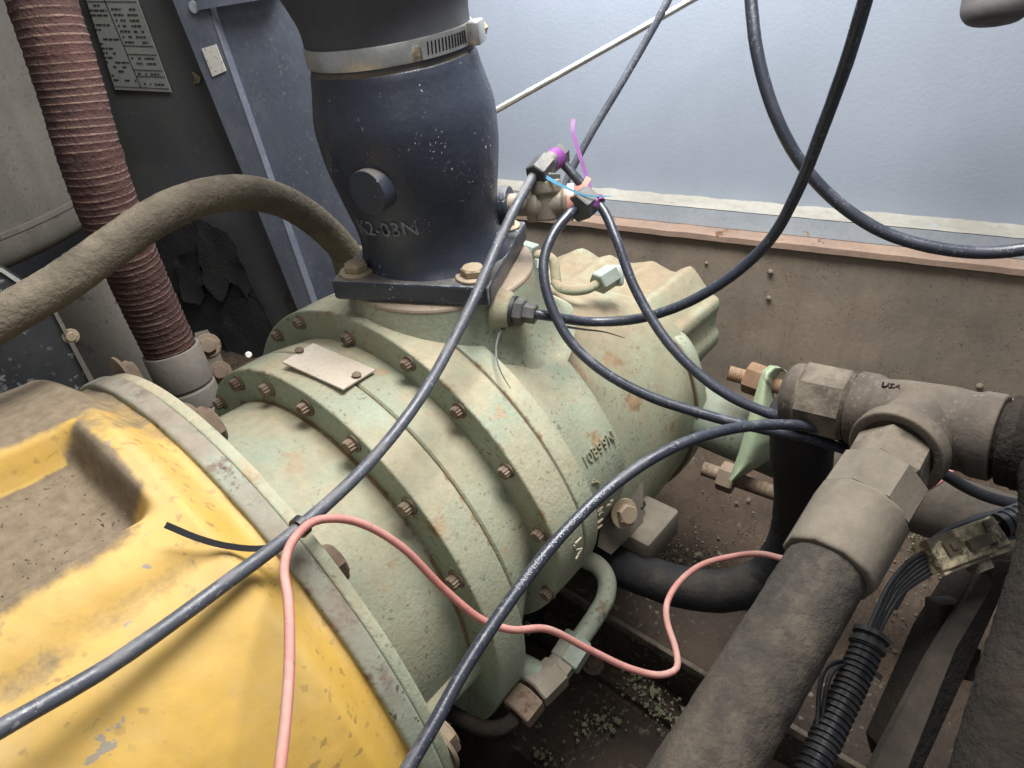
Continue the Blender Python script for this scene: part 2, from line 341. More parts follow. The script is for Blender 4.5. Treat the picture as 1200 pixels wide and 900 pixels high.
def prism(poly, thick, mb=None):
    """polygon of world points pushed along its own normal by vector thick"""
    mb = mb or MB(); n = len(poly); t = Vector(thick)
    vs = [Vector(p) for p in poly] + [Vector(p) + t for p in poly]
    fs = [tuple(range(n)), tuple(reversed(range(n, 2 * n)))]
    for i in range(n):
        j = (i + 1) % n; fs.append((i, i + n, j + n, j))
    return mb.add(vs, fs)
def grid(fn, nu, nv, mb=None, dirt=None):
    mb = mb or MB(); vs = []; ds = []
    for i in range(nu):
        for j in range(nv):
            q = fn(i / (nu - 1), j / (nv - 1))
            if isinstance(q, tuple) and len(q) == 2: vs.append(q[0]); ds.append(q[1])
            else: vs.append(q); ds.append(0.0)
    fs = [(i * nv + j, i * nv + j + 1, (i + 1) * nv + j + 1, (i + 1) * nv + j) for i in range(nu - 1) for j in range(nv - 1)]
    return mb.add(vs, fs, ds)
def textpts(s, size, extrude):
    cu = bpy.data.curves.new('t', 'FONT'); cu.body = s; cu.size = size; cu.extrude = extrude; cu.resolution_u = 2
    o = bpy.data.objects.new('t', cu); SCN.collection.objects.link(o)
    dg = bpy.context.evaluated_depsgraph_get(); me = bpy.data.meshes.new_from_object(o.evaluated_get(dg))
    vs = [v.co.copy() for v in me.vertices]; fs = [tuple(p.vertices) for p in me.polygons]
    bpy.data.objects.remove(o); bpy.data.curves.remove(cu); bpy.data.meshes.remove(me)
    return vs, fs

# ------------------------------------------------------------------ object helpers
ORG = {}
COL = SCN.collection
def tag(o, label=None, cat=None, group=None, kind=None):
    if label: o['label'] = label
    if cat: o['category'] = cat
    if group: o['group'] = group
    if kind: o['kind'] = kind
    return o
def mesh(name, mb, m, sharp=38, base=Vector((0, 0, 0)), wn=True):
    me = bpy.data.meshes.new(name)
    me.from_pydata([tuple(v - base) for v in mb.v], [], mb.f); me.update()
    bm = bmesh.new(); bm.from_mesh(me); bmesh.ops.recalc_face_normals(bm, faces=bm.faces); bm.to_mesh(me); bm.free()
    if any(mb.d):
        a = me.attributes.new('dirt', 'FLOAT', 'POINT'); a.data.foreach_set('value', mb.d)
    me.polygons.foreach_set('use_smooth', [True] * len(me.polygons))
    me.set_sharp_from_angle(angle=R(sharp)); me.materials.append(m)
    return me
def thing(name, label, cat, base, group=None):
    o = bpy.data.objects.new(name, None); COL.objects.link(o); o.location = base; o.empty_display_size = .03
    ORG[o.name] = Vector(base); return tag(o, label, cat, group)
def part(name, mb, m, parent, sharp=38, label=None, kind=None):
    b = ORG[parent.name]
    o = bpy.data.objects.new(name, mesh(name, mb, m, sharp, b)); COL.objects.link(o); o.parent = parent
    ORG[o.name] = b; return tag(o, label, None, None, kind)
def single(name, mb, m, label, cat, group=None, sharp=38, kind=None):
    n = len(mb.v); b = sum(mb.v, Vector()) / n; b.z = min(v.z for v in mb.v)
    o = bpy.data.objects.new(name, mesh(name, mb, m, sharp, b)); COL.objects.link(o); o.location = b
    ORG[o.name] = b; return tag(o, label, cat, group, kind)
def place(name, me, parent, pos, zdir, spin=0.0, scale=1.0):
    """a copy of a shared mesh, its local +Z along zdir"""
    o = bpy.data.objects.new(name, me); COL.objects.link(o); o.parent = parent
    q = Vector(zdir).to_track_quat('Z', 'Y').to_matrix().to_4x4()
    o.matrix_local = Matrix.Translation(Vector(pos) - ORG[parent.name]) @ q @ Matrix.Rotation(spin, 4, 'Z') @ Matrix.Scale(scale, 4)
    return o
Z0 = Vector((0, 0, 0)); ZZ = Vector((0, 0, 1)); XX = Vector((1, 0, 0)); YY = Vector((0, 1, 0))
# shared bolt meshes, standing on their seat, +Z outwards
def star(r, r2, n=12):
    return [((r if k % 2 == 0 else r2), 2 * math.pi * k / (2 * n)) for k in range(2 * n)]
def bolt12(m, name):
    mb = MB(); lathe([(0, .0098), (.0016, .0098), (.0026, .0080), (.0027, .002)], Z0, ZZ, 28, mb)
    s = star(.0072, .0060, 12); n = len(s); vs = []
    for z, k in ((.002, 1), (.0085, 1), (.0098, .86)):
        vs += [Vector((a * k * math.cos(t), a * k * math.sin(t), z)) for a, t in s]
    fs = [(i * n + k, i * n + (k + 1) % n, (i + 1) * n + (k + 1) % n, (i + 1) * n + k) for i in range(2) for k in range(n)]
    fs.append(tuple(range(2 * n, 3 * n))); mb.add(vs, fs)
    return mesh(name, mb, m, 30)
def bolthex(m, name, washer=1.45, h=.62):
    mb = MB(); r = .01
    if washer: lathe([(0, r * washer), (r * .14, r * washer), (r * .2, r * washer * .96), (r * .2, .002)], Z0, ZZ, 32, mb)
    t = r * .18
    hexp((0, 0, t), (0, 0, t + r * h), r, mb)
    lathe([(t + r * h * .9, r * .86), (t + r * h + r * .05, r * .80), (t + r * h + r * .06, .0)], Z0, ZZ, 24, mb)
    return mesh(name, mb, m, 30)
B12 = bolt12(BOLT, 'flange_bolt'); BHEX = bolthex(BOLT, 'hex_bolt'); BHEXT = bolthex(BOLTT, 'tan_hex_bolt'); BHEX0 = bolthex(BOLT, 'hex_bolt_bare', 0, .75)

# ================================================================== THE SETTING
FLZ = -0.285
# wall direction: the tub rim seen in the photo, laid at its real height
RIMZ = 0.03
ra, rb = on(600, 250, 2, RIMZ), on(1200, 315, 2, RIMZ)
H = (rb - ra); H.z = 0; H.normalize()                 # along the wall, to the right
NW = Vector((H.y, -H.x, 0))                           # wall normal, towards the camera
if NW.dot(CAMV - ra) < 0: NW = -NW

def rough_sheet(x0, x1, y0, y1, z, amp, n, sc):
    def fn(u, v):
        p = Vector((x0 + (x1 - x0) * u, y0 + (y1 - y0) * v, z))
        p.z += amp * noise.fractal(p * sc, 1.0, 2.1, 4); return p
    return grid(fn, n, n)
single('floor', rough_sheet(-1.0, 1.0, -1.1, 1.7, FLZ, .010, 220, 16), FLOORM, None, None, kind='structure')

# enclosure back wall
wall_o = ra - NW * 0.075
wl = wall_o - H * 1.6; wr = wall_o + H * 1.15
def wallquad(a, b, z0, z1, t):
    return prism([Vector((a.x, a.y, z0)), Vector((b.x, b.y, z0)), Vector((b.x, b.y, z1)), Vector((a.x, a.y, z1))], -NW * t)
mb = MB()
grid(lambda u, v: Vector((*(wl.lerp(wr, u)).xy, RIMZ + 1.35 * v)) + NW * .0012 * noise.noise(Vector((u * 14, v * 7, 3))), 90, 50, mb)
wt = thing('enclosure_wall', 'pale blue-grey painted sheet metal wall behind the compressor', 'wall', (wall_o.x, wall_o.y, FLZ))
part('wall_sheet', mb, WALLM, wt)
# rail along its foot: cream sealant ledge over a blue-grey face
c0 = ra - NW * .030 - H * 1.6; c1 = ra - NW * .030 + H * 1.15
def ledge(u, v):
    p = c0.lerp(c1, u); w = .046 + .004 * noise.noise(Vector((u * 60, 1, v * 2)))
    q = p - NW * (v * w); q.z = RIMZ + .030 + .0025 * noise.fractal(Vector((u * 90, v * 3, 0)), 1, 2, 3) * (1 if v > .1 else .3) + .006 * max(0, v - .7); return q
part('sealant_ledge', grid(ledge, 260, 8), CREAM, wt)
part('rail', wallquad(c0, c1, RIMZ + .001, RIMZ + .0285, .044), RAILM, wt)
# tub: rusty rim and the grimy upright side
tw = thing('tub_side', 'grimy brown steel tub side with rusty top rim below the pale wall', 'tub', (ra.x, ra.y, FLZ))
t0 = ra - H * 1.6; t1 = ra + H * 1.15
def side(u, v):
    p = t0.lerp(t1, u); q = Vector((p.x, p.y, FLZ - .01 + (RIMZ - .007 - FLZ + .01) * v))
    return q - NW * (.010 + .004 * noise.fractal(q * 7, 1, 2, 3) + .006 * max(0, .12 - v) * -8)
part('side_sheet', grid(side, 150, 24), TUBM, tw)
def rim(u, v):
    p = t0.lerp(t1, u); w = .0, .032
    prof = [(-.0, -.010), (.0, -.001), (-.0015, 0), (-.032, .0)]
    k = v * 3; i = min(int(k), 2); f = k - i
    a = prof[i][0] * (1 - f) + prof[i + 1][0] * f; z = prof[i][1] * (1 - f) + prof[i + 1][1] * f
    q = p + NW * a; q.z = RIMZ + z + .0012 * noise.noise(Vector((u * 80, v, 0))); return q
part('rusty_rim', grid(rim, 200, 10), RUSTM, tw)
def onw(px, py, off=0.012):
    return onplane(px, py, ra - NW * off, NW)
nub = MB(); lathe([(0, .004), (.002, .0042), (.004, .002), (.0045, 0)], Z0, ZZ, 14, nub); nub = mesh('rivet', nub, BOLT)
nubt = nub.copy(); nubt.materials[0] = TUBM
for px, py, s in ((828, 308, .7), (901, 349, 1.0), (903, 318, 1.1), (1148, 452, 1.2)):
    place('rivet', nubt, tw, onw(px, py, .008), NW, 0, s)

# --- left enclosure panels, parallel to the wall and nearer
LP = P(165, 60, 1.22)
def lp(px, py, off=0.0): return onplane(px, py, LP + NW * off, NW)
lt = thing('label_panel', 'dark charcoal panel behind the red hose with printed data decal', 'panel', tuple(lp(240, 380)))
def quadgrid(c, n1, n2, fn=None):
    """c: four corners a b c d"""
    a, b, c_, d = c
    def g(u, v):
        p = a.lerp(b, u).lerp(d.lerp(c_, u), v); return p + (fn(p, u, v) if fn else Z0)
    return grid(g, n1, n2)
part('panel_sheet', quadgrid([lp(-120, -60), lp(185, -60), lp(420, 540), lp(-120, 540)], 60, 60, lambda p, u, v: NW * .0025 * noise.noise(p * 6)), CHAR, lt)
part('decal', prism([lp(88, -40, .005), lp(146, -40, .005), lp(201, 108, .005), lp(135, 105, .005)], -NW * .001), DECAL, lt)
# printed rows on the decal
da, db, dc_, dd = lp(78, -20, .0058), lp(153, -20, .0058), lp(201, 108, .0058), lp(135, 105, .0058)
def dq(u, v): return da.lerp(db, u).lerp(dd.lerp(dc_, u), v)
mb = MB()
def bar(u0, u1, v0, v1): mb.add([dq(u0, v0), dq(u1, v0), dq(u1, v1), dq(u0, v1)], [(0, 1, 2, 3)])
rr = random.Random(4)
bar(.02, .98, .965, .972); bar(.485, .50, .12, .965)
for v in (.16, .56, .64, .79, .85): bar(.49 if v > .2 else .02, .98, v, v + .008)
for i in range(17):
    v = .19 + i * .044; u = .05
    while u < .44:
        l = rr.uniform(.03, .10); 
        if rr.random() < .8: bar(u, min(u + l, .46), v, v + .016)
        u += l + .015
        if rr.random() < .12: break
for i in range(19):
    v = .02 + i * .05
    if min(abs(v - x) for x in (.16, .56, .64, .79, .85)) < .022: continue
    for u0, u1 in ((.54, .70), (.76, .92)):
        u = u0
        while u < u1:
            l = rr.uniform(.02, .06)
            if rr.random() < .85: bar(u, min(u + l, u1), v, v + .018)
            u += l + .012
part('printed_rows', mb, INK, lt)
# chip of bare metal beside the post
part('chipped_spot', prism([lp(224, 84, .004), lp(229, 86, .004), lp(235, 91, .004), lp(234, 97, .004), lp(227, 98, .004), lp(228, 91, .004)], -NW * .001), BOLTT, lt)

# torn foam and brown backing at the foot of that panel
ft = thing('torn_insulation', 'torn black foam lining peeling off below the charcoal panel', 'insulation', tuple(lp(250, 400, .02)))
def blob(pts, off, curl, m, name, seed):
    c = catmull([lp(x, y, off) for x, y in pts] + [lp(*pts[0], off)], .012)[:-1]
    cen = sum(c, Vector()) / len(c); mb = MB(); vs = [cen]; n = len(c); K = 5
    for k in range(1, K + 1):
        for p in c:
            q = cen.lerp(p, k / K); q += NW * (curl * (k / K)**3 * (0.5 + noise.noise(p * 30 + Vector((seed, 0, 0)))))
            if k == K: q += (p - cen).normalized() * .008 * noise.fractal(p * 70, 1, 2, 3)
            vs.append(q)
    fs = [(0, 1 + i, 1 + (i + 1) % n) for i in range(n)]
    for k in range(K - 1):
        for i in range(n): j = (i + 1) % n; fs.append((1 + k * n + i, 1 + (k + 1) * n + i, 1 + (k + 1) * n + j, 1 + k * n + j))
    mb.add(vs, fs); part(name, mb, m, ft)
blob([(175, 270), (245, 262), (275, 300), (330, 420), (300, 480), (200, 480), (170, 380)], .012, .0, FOAM, 'foam_sheet', 1)
blob([(232, 262), (262, 268), (290, 318), (292, 348), (272, 330), (262, 352), (240, 330)], .018, .006, FOAM, 'foam_flap', 5)
blob([(205, 300), (228, 296), (240, 330), (236, 356), (218, 350)], .018, .008, FOAM, 'foam_flap', 9)
blob([(268, 350), (300, 352), (330, 440), (290, 450), (262, 400)], .017, .006, FOAM, 'foam_flap', 3)
# corner post and navy door panel
pt = thing('navy_door_panel', 'navy blue painted door panel with edge post behind the intake valve', 'panel', tuple(lp(360, 400, .03)))
part('door_sheet', quadgrid([lp(215, -60, .016), lp(500, -60, .016), lp(520, 470, .016), lp(400, 470, .016)], 50, 50, lambda p, u, v: NW * .002 * noise.noise(p * 5)), NAVY, pt)
part('post', prism([lp(178, -60, .032), lp(219, -60, .032), lp(405, 470, .032), lp(392, 470, .032)], -NW * .03), NAVY, pt)
part('bright_edge', prism([lp(219.6, -60, .033), lp(220.4, -60, .033), lp(405.8, 470, .033), lp(405.3, 470, .033)], -NW * .0008), GREYP, pt)
part('slot', lathe([(0, .009), (.003, .0085)], lp(228, 8, .033), NW, 20, ref=UP), RAILM, pt)
part('cross_plate', prism([lp(232, 12, .040), lp(226, -30, .040), lp(330, -50, .040), lp(315, -2, .040)], -NW * .012), NAVY, pt)
st = single('paper_sticker', prism([lp(236, 57, .034), lp(253, 52, .034), lp(265, 83, .034), lp(249, 90, .034)], -NW * .0008), STICK, 'small torn white sticker on the navy post', 'sticker')

# grey tank behind the red hose, box and column on the left
gt = thing('grey_tank', 'dusty grey-brown upright tank with rounded foot left of the red hose', 'tank', tuple(P(20, 330, 1.0)))
gc = P(-20, 150, 1.02) - RIGHT * .31 + Vector((FWD.x, FWD.y, 0)).normalized() * .05
part('tank_shell', lathe(roundp([(0, .0), (0, .41), (.75, .41), (.75, 0)], .045, 6), Vector((gc.x, gc.y, P(-20, 332, .98).z)), ZZ, 96), GREYP, gt)
part('seam_band', lathe([(0, .410), (.001, .4118), (.008, .4118), (.009, .410)], Vector((gc.x, gc.y, P(-20, 332, .98).z + .05)), ZZ, 96), GREYP, gt)
pb = P(120, 380, .92); pa = P(185, 500, 1.0)
single('grey_column', cyl(Vector((pa.x, pa.y, FLZ)), P(95, 325, .93), .070, 48), GREYP, 'grey-brown column standing behind the lower end of the red hose', 'column')
bt = thing('black_box', 'glossy black metal box at the left edge below the brown hose', 'box', tuple(P(30, 470, .74)))
bn = (CAMV - P(40, 400, .72)); bn.z = .15; bn.normalize()
def bp(px, py): return onplane(px, py, P(40, 400, .72), bn)
part('box_body', prism([bp(-70, 300), bp(2, 318), bp(36, 340), bp(66, 366), bp(108, 445), bp(150, 540), bp(-70, 560)], -bn * .09), BOXK, bt)
part('edge_strip', prism([bp(60, 362), bp(66, 364), bp(110, 445), bp(104, 447)], bn * .004), GREYP, bt)
part('top_edge', prism([bp(-60, 293), bp(2, 314), bp(38, 337), bp(36, 342), bp(2, 319), bp(-60, 299)], bn * .003), DECAL, bt)
place('screw', BHEXT, bt, bp(83, 394), bn, 0, .55)

# round bumper hanging at the top right
bc = P(1166, 14, .72)
mb = lathe(roundp([(-.05, .012), (-.045, .030), (0, .0315), (.010, .024), (.013, 0)], .008, 4), bc, -(UP * .8 - FWD * .2), 40)
single('rubber_bumper', mb, BUMPER, 'round dark grey rubber bumper hanging at the top right corner', 'bumper')

# --- floor steps under the machine
def slab(x0, x1, y0, y1, z0, z1, amp, sc, n=70):
    mb = MB()
    def top(u, v):
        p = Vector((x0 + (x1 - x0) * u, y0 + (y1 - y0) * v, z1)); e = min(u, 1 - u, v, 1 - v)
        p.z += amp * noise.fractal(p * sc, 1, 2, 4) * min(1, e * 20); return p
    grid(top, n, n, mb)
    c = [Vector((x0, y0, z1)), Vector((x1, y0, z1)), Vector((x1, y1, z1)), Vector((x0, y1, z1))]
    for i in range(4):
        a, b = c[i], c[(i + 1) % 4]; mb.add([a, b, Vector((b.x, b.y, z0)), Vector((a.x, a.y, z0))], [(0, 1, 2, 3)])
    return mb
LZ = -0.215
lx = on(770, 755, 2, LZ).x
frame_t = thing('frame_ledge', 'raised dirt-caked steel ledge crossing the floor beside the compressor', 'ledge', (lx + .06, -.25, FLZ))
part('ledge_top', slab(lx, lx + .10, -.62, .25, FLZ - .02, LZ, .004, 40), PLATEF, frame_t)
part('ledge_lip', box((lx - .002, -.185, LZ - .003), (.006, .86, .012), None, None, .001), FITD, frame_t)
sx = on(780, 850, 2, FLZ + .012)
fp = thing('floor_plate', 'grimy steel floor plate with flaking pale green paint at the bottom', 'plate', (sx.x, sx.y, FLZ))
part('plate_sheet', slab(sx.x + .004, lx - .03, -.60, .15, FLZ - .02, FLZ + .014, .002, 60), PLATEF, fp)
part('plate_sheet', slab(sx.x - .30, sx.x - .004, -.60, .05, FLZ - .02, FLZ + .008, .003, 60), PLATEF, fp)
place('plate_bolt', BHEX, fp, on(695, 780, 2, FLZ + .014), ZZ, 0, .9)
def flakes(name, pts, z, m, label, n, rad):
    """many thin raised paint flakes, one mass"""
    mb = MB(); rr = random.Random(3)
    for px, py in pts:
        c = on(px, py, 2, z)
        for k in range(n):
            q = c + Vector((rr.gauss(0, rad), rr.gauss(0, rad), 0)); s = rr.uniform(.0006, .0022) * (2.2 if rr.random() < .15 else 1); k0 = rr.uniform(0, 6.3)
            vs = [q + Vector((s * rr.uniform(.3, 1.5) * math.cos(k0 + i * 1.05), s * rr.uniform(.3, 1.5) * math.sin(k0 + i * 1.05), rr.uniform(.0005, .0025))) for i in range(6)]
            mb.add(vs + [q + Vector((0, 0, -.004))], [tuple(range(6))] + [(i, (i + 1) % 6, 6) for i in range(6)])
    return single(name, mb, m, label, 'paint flakes', kind='stuff', sharp=20)
flakes('paint_flakes', [(785, 838), (775, 830), (798, 850), (740, 800), (760, 812), (715, 845), (690, 850), (640, 890), (820, 862)], FLZ + .0155, LICHEN, 'flaking pale green paint on the bottom floor plate', 36, .010)
flakes('paint_flakes', [(850, 735), (820, 725), (880, 745), (900, 720), (870, 715), (790, 640), (830, 650), (1095, 630), (1090, 648), (770, 650)], FLZ + .006, LICHEN, 'flaking yellow-green paint on the floor around the black hose bend', 50, .018)
flakes('dirt_crumbs', [(1030, 700), (1060, 760), (1040, 720), (1010, 790), (1070, 700), (1050, 800), (1000, 840), (880, 640), (840, 600), (1080, 680)], FLZ + .003, FITD, 'loose tan dirt crumbs on the floor right of the hydraulic hose', 26, .03)

# ================================================================== COMPRESSOR
X1, R1 = -0.0707, 0.1946            # front flange
X3, R3 = 0.0, 0.2163                # rear flange
comp = thing('screw_compressor', 'worn mint green screw compressor barrel with two bolted flanges', 'compressor', (0.05, 0, FLZ))
def dense(pr, st=.003):
    out = [pr[0]]
    for a, b in zip(pr, pr[1:]):
        n = max(1, int(math.hypot(b[0] - a[0], b[1] - a[1]) / st))
        out += [(a[0] + (b[0] - a[0]) * i / n, a[1] + (b[1] - a[1]) * i / n) for i in range(1, n + 1)]
    return out
def lx_(prof, n=150, rad=.003, **k): return lathe(dense(roundp(prof, rad, 3)), Z0, XX, n, ref=ZZ, **k)
def cornerdirt(*cs, a=.55, w=.004):
    return lambda t, r: max(a * math.exp(-((t - x)**2 + (r - q)**2) / w**2) for x, q in cs)
def squash(mb):
    # the casting is cut back on its lower near side
    for i, p in enumerate(mb.v):
        if p.y < 0 and p.z < .09:
            t = .09 - p.z; f = max(0, min(1, (p.x + .07) / .07)); f = f * f
            dy = (2.6 * t * t + .10 * t) * f; mb.v[i] = Vector((p.x, min(p.y + dy, -.02) if p.y < -.02 else p.y, p.z))
    return mb
def seamdirt(*xs):
    return lambda t, r: max([max(0, 1 - abs(t - x) / .006) for x in xs] + [0]) * .8
part('front_barrel', lx_([(-.165, .1665), (-.150, .1665), (-.120, .166), (-.095, .1655), (-.080, .165), (-.076, .165), (-.0735, .165), (-.071, .165), (-.060, .160)], rad=.001, dirt=lambda t, r: .62 if t > -.0745 else 0), GREEN, comp)
part('front_flange', lx_([(X1, .135), (X1, R1), (-.038, R1), (-.038, R1 - .012)], rad=.0022, dirt=cornerdirt((X1, R1), (-.038, R1), (X1, .166), a=.44, w=.006)), GREEN, comp)
def fine(a, b, n): return [a + (b - a) * i / n for i in range(n + 1)]
mid = [(-.0380, .1880), (-.0370, .1915), (-.0345, .1935)] + [(x, .1935 - .0045 * max(0, (x + .03) / .03)) for x in fine(-.030, 0.002, 8)] + [(.004, .185)]
part('middle_barrel', squash(lathe(mid, Z0, XX, 160, ref=ZZ, dirt=lambda t, r: .7 if t < -.0365 or t > -.001 else 0)), GREEN, comp)
part('rear_flange', squash(lx_([(X3, .170), (X3, R3), (.0335, R3), (.0335, R3 - .014)], rad=.0022, dirt=cornerdirt((X3, R3), (.0335, R3), a=.42, w=.006))), GREEN, comp)
part('gasket_seam', squash(lathe([(.0336, .20), (.0336, R3 - .0015), (.0350, R3 - .0015), (.0350, .20)], Z0, XX, 160)), BOLT, comp)
part('cover_flange', squash(lx_([(.0351, .19), (.0351, R3), (.055, R3 - .001), (.057, R3 - .006), (.062, .19)], rad=.002, dirt=cornerdirt((.0351, R3), (.0575, R3 - .006), (.060, .2), a=.46, w=.006))), GREEN, comp)
# rear housing: lettered barrel, then the smaller tail barrel
part('rear_barrel', squash(lx_([(.056, .202), (.070, .201), (.124, .199), (.129, .175), (.131, .15)], rad=.005, dirt=cornerdirt((.059, .2), (.125, .198), a=.44, w=.008))), GREEN, comp)
def zcap(x): return .206 - .46 * max(0, x - .12) + (.10 * max(0, x - .29))
def capz(p, low=0.0):
    # the tail is flattened on top, sloping down to the ribbed cover
    c = zcap(p.x) - low; k = .030; d = (p.z - c) / k
    if d > -1: p.z = c - k * (1 - max(0, 1 - (d + 1) / 2) ** 2) * 0 + min(p.z - c, 0) * 0 + (p.z - c if d < -1 else -k * max(0, (1 - d) / 2) ** 2 if d < 1 else 0)
    return p
def tail(u, v):
    th = (v - .5) * 2 * math.pi; x = .112 + .19 * u
    r = .180 - .012 * u
    r += .006 * math.exp(-((math.degrees(th) + 72) / 12)**2) * math.exp(-((u - .72) / .12)**2)
    p = capz(Vector((x, r * math.sin(th), r * math.cos(th)))); return p
part('tail_barrel', grid(tail, 44, 161), GREENR, comp)
def tflange(u, v):
    pf = [(.2875, .160), (.2875, .1725), (.289, .174), (.303, .174), (.313, .168), (.318, .150), (.318, .02)]
    k = u * 6; i = min(int(k), 5); f = k - i
    x = pf[i][0] * (1 - f) + pf[i + 1][0] * f; r = pf[i][1] * (1 - f) + pf[i + 1][1] * f; th = (v - .5) * 2 * math.pi
    return capz(Vector((x, r * math.sin(th), r * math.cos(th))), .022)
part('tail_flange', grid(tflange, 25, 161), GREEN, comp)
def tseam(u, v):
    th = (v - .5) * 2 * math.pi; r = (.165, .1728, .1728, .165)[min(3, int(u * 3 + .5))]; x = (.2850, .2850, .2874, .2874)[min(3, int(u * 3 + .5))]
    return capz(Vector((x, r * math.sin(th), r * math.cos(th))), .022) - ZZ * .0006
part('tail_seam', grid(tseam, 4, 161), BOLT, comp)
# ribbed end cover: a ridged section that runs along the axis
XE = .40
sec = [(640, 318), (655, 301), (672, 293), (684, 288), (694, 293), (704, 299), (711, 297), (718, 296), (728, 301), (742, 305), (757, 304), (769, 303), (780, 309), (795, 316), (805, 311), (814, 309), (821, 316), (830, 330), (839, 341), (846, 346), (848, 354), (845, 365), (844, 379), (847, 388), (846, 396), (834, 410), (820, 424), (800, 432), (770, 440)]
secw = catmull([on(x, y, 0, XE) for x, y in sec], .0016)
def cover(u, v):
    q = secw[min(len(secw) - 1, int(round(v * (len(secw) - 1))))]
    x = .19 + (XE - .19) * u; e = max(0, (u - .95) / .05)
    yz = Vector((0, q.y, q.z)); cen_ = Vector((0, .02, .02)); yz = cen_ + (yz - cen_) * (1 - .05 * e * e - .03 * (1 - u))
    p = Vector((x, yz.y, yz.z)); return p + Vector((0, .4, 1)) * .0006 * noise.fractal(p * 45, 1, 2, 2)
nu, nv = 44, len(secw)
mb = grid(cover, nu, nv)
o = len(mb.v); mb.v.append(Vector((XE + .002, .02, .02))); mb.d.append(0.0)
for j in range(nv - 1): mb.f.append(((nu - 1) * nv + j, (nu - 1) * nv + j + 1, o))
part('ribbed_end_cover', mb, GREENR, comp, 55)
part('cover_body', lx_([(.25, .06), (.25, .105), (.385, .085), (.39, .05)], 60, .01), GREEND, comp)
# side hump and ribs low on the front barrel
def rib(th, r, x0, x1, rad):
    d = Vector((0, math.sin(R(th)), math.cos(R(th)))) * r
    return tube([d + XX * x0, d + XX * (x0 + x1) / 2, d + XX * x1], rad, 20, .01)
part('barrel_rib', rib(-97, .160, -.165, -.064, .015), GREEN, comp)
part('barrel_rib', rib(-122, .156, -.165, -.064, .020), GREEND, comp)
# flange bolts, heads towards the camera end
for px, py in ((254, 470), (273, 445), (311, 457), (356, 480), (411, 516), (480, 593), (531, 682)):
    q = on(px, py, 0, X1 - .004); q.x = X1; d = Vector((0, q.y, q.z)); d = d.normalized() * min(d.length, R1 - .011)
    place('flange_bolt', B12, comp, d + XX * X1, -XX, random.random(), .78)
for px, py in ((322, 392), (349, 379), (406, 398), (476, 425), (538, 478), (596, 552), (630, 628), (640, 697), (617, 738), (545, 800)):
    q = on(px, py, 0, X3 - .004); d = Vector((0, q.y, q.z)); d = d.normalized() * min(d.length, R3 - .0095)
    place('flange_bolt', B12, comp, d + XX * X3, -XX, random.random(), .70)
# inlet pad on top
IC = Vector((.090, -.014, 0)); PZ = 0.2325
def zbar(x, y):
    z = math.sqrt(max(.2005**2 - y * y, .02**2))
    k = max(0, min(1, (.088 - x) / .030)); z -= .030 * k * k * (3 - 2 * k)
    return min(z, zcap(x) - .002) if x > .12 else z
def padf(u, v):
    a = 2 * math.pi * v; t = u; ro = .0800 + .034 * t
    x, y = IC.x + ro * math.cos(a), IC.y + ro * math.sin(a)
    zb = zbar(x, y) - .003 * t; wgt = (1 - t)**3.2
    return Vector((x, y, zb + (.2290 - zb) * wgt))
part('inlet_pad', grid(padf, 26, 97), GREEN, comp, 70)
part('pad_gasket', lathe(roundp([(.2275, .05), (.2275, .0808), (PZ - .0006, .0800), (PZ - .0006, .04)], .002, 2), IC, ZZ, 96, ref=XX), PADM, comp)
# flat saddle from pad forward onto the flange
# blank tag with two rivets
tc_ = oncyl(388, 431, R1 + .0022)
tn = Vector((.02, tc_.y, tc_.z)).normalized()
def tg(px, py, off=0.0): return onplane(px, py, tc_ + tn * off, tn)
tagp = part('name_tag', prism([tg(331, 424), tg(367, 402), tg(440, 433), tg(402, 456)], -tn * .0014), TAG, comp)
for px, py in ((351, 412), (418, 441)): place('rivet', nub, tagp, tg(px, py, .0002), tn, 0, .9)
# raised lettering
def wraptext(s, size, x0, th0, r, ext=.0011):
    vs, fs = textpts(s, size, ext); out = []
    for v in vs:
        a = R(th0) + v.y / r * (1); rr_ = r + v.z + ext * .6
        out.append(Vector((x0 + v.x, rr_ * math.sin(a), rr_ * math.cos(a))))
    return MB().add(out, fs)
lp0 = oncyl(684, 549, .2)
part('raised_lettering', wraptext('10B99N', .0140, lp0.x, math.degrees(math.atan2(lp0.y, lp0.z)), .2006), GREENR, comp, 20)
# raised casting marks lower on the barrel and the flange
mb = MB()
def mark(x0, y0, x1, y1, r, w=.0011):
    a, b = oncyl(x0, y0, r), oncyl(x1, y1, r); tube([a, b], w, 8, .01, mb)
for s in ((695, 562, 703, 567), (693, 566, 699, 564), (697, 587, 705, 582), (698, 594, 706, 588), (700, 600, 706, 594), (701, 604, 705, 599), (701, 596, 706, 601), (700, 613, 706, 608), (698, 621, 705, 615),
          (709, 577, 718, 570), (709, 584, 718, 576), (711, 593, 715, 591), (715, 588, 718, 586)): mark(*s, .2004)
part('casting_marks', mb, GREENR, comp)
mb = MB()
for s in ((674, 637, 681, 630), (673, 639, 674, 642), (676, 644, 682, 643), (677, 650, 681, 644), (675, 655, 679, 648)): mark(*s, R3 - .001, .0008)
part('casting_marks', mb, GREEN, comp)
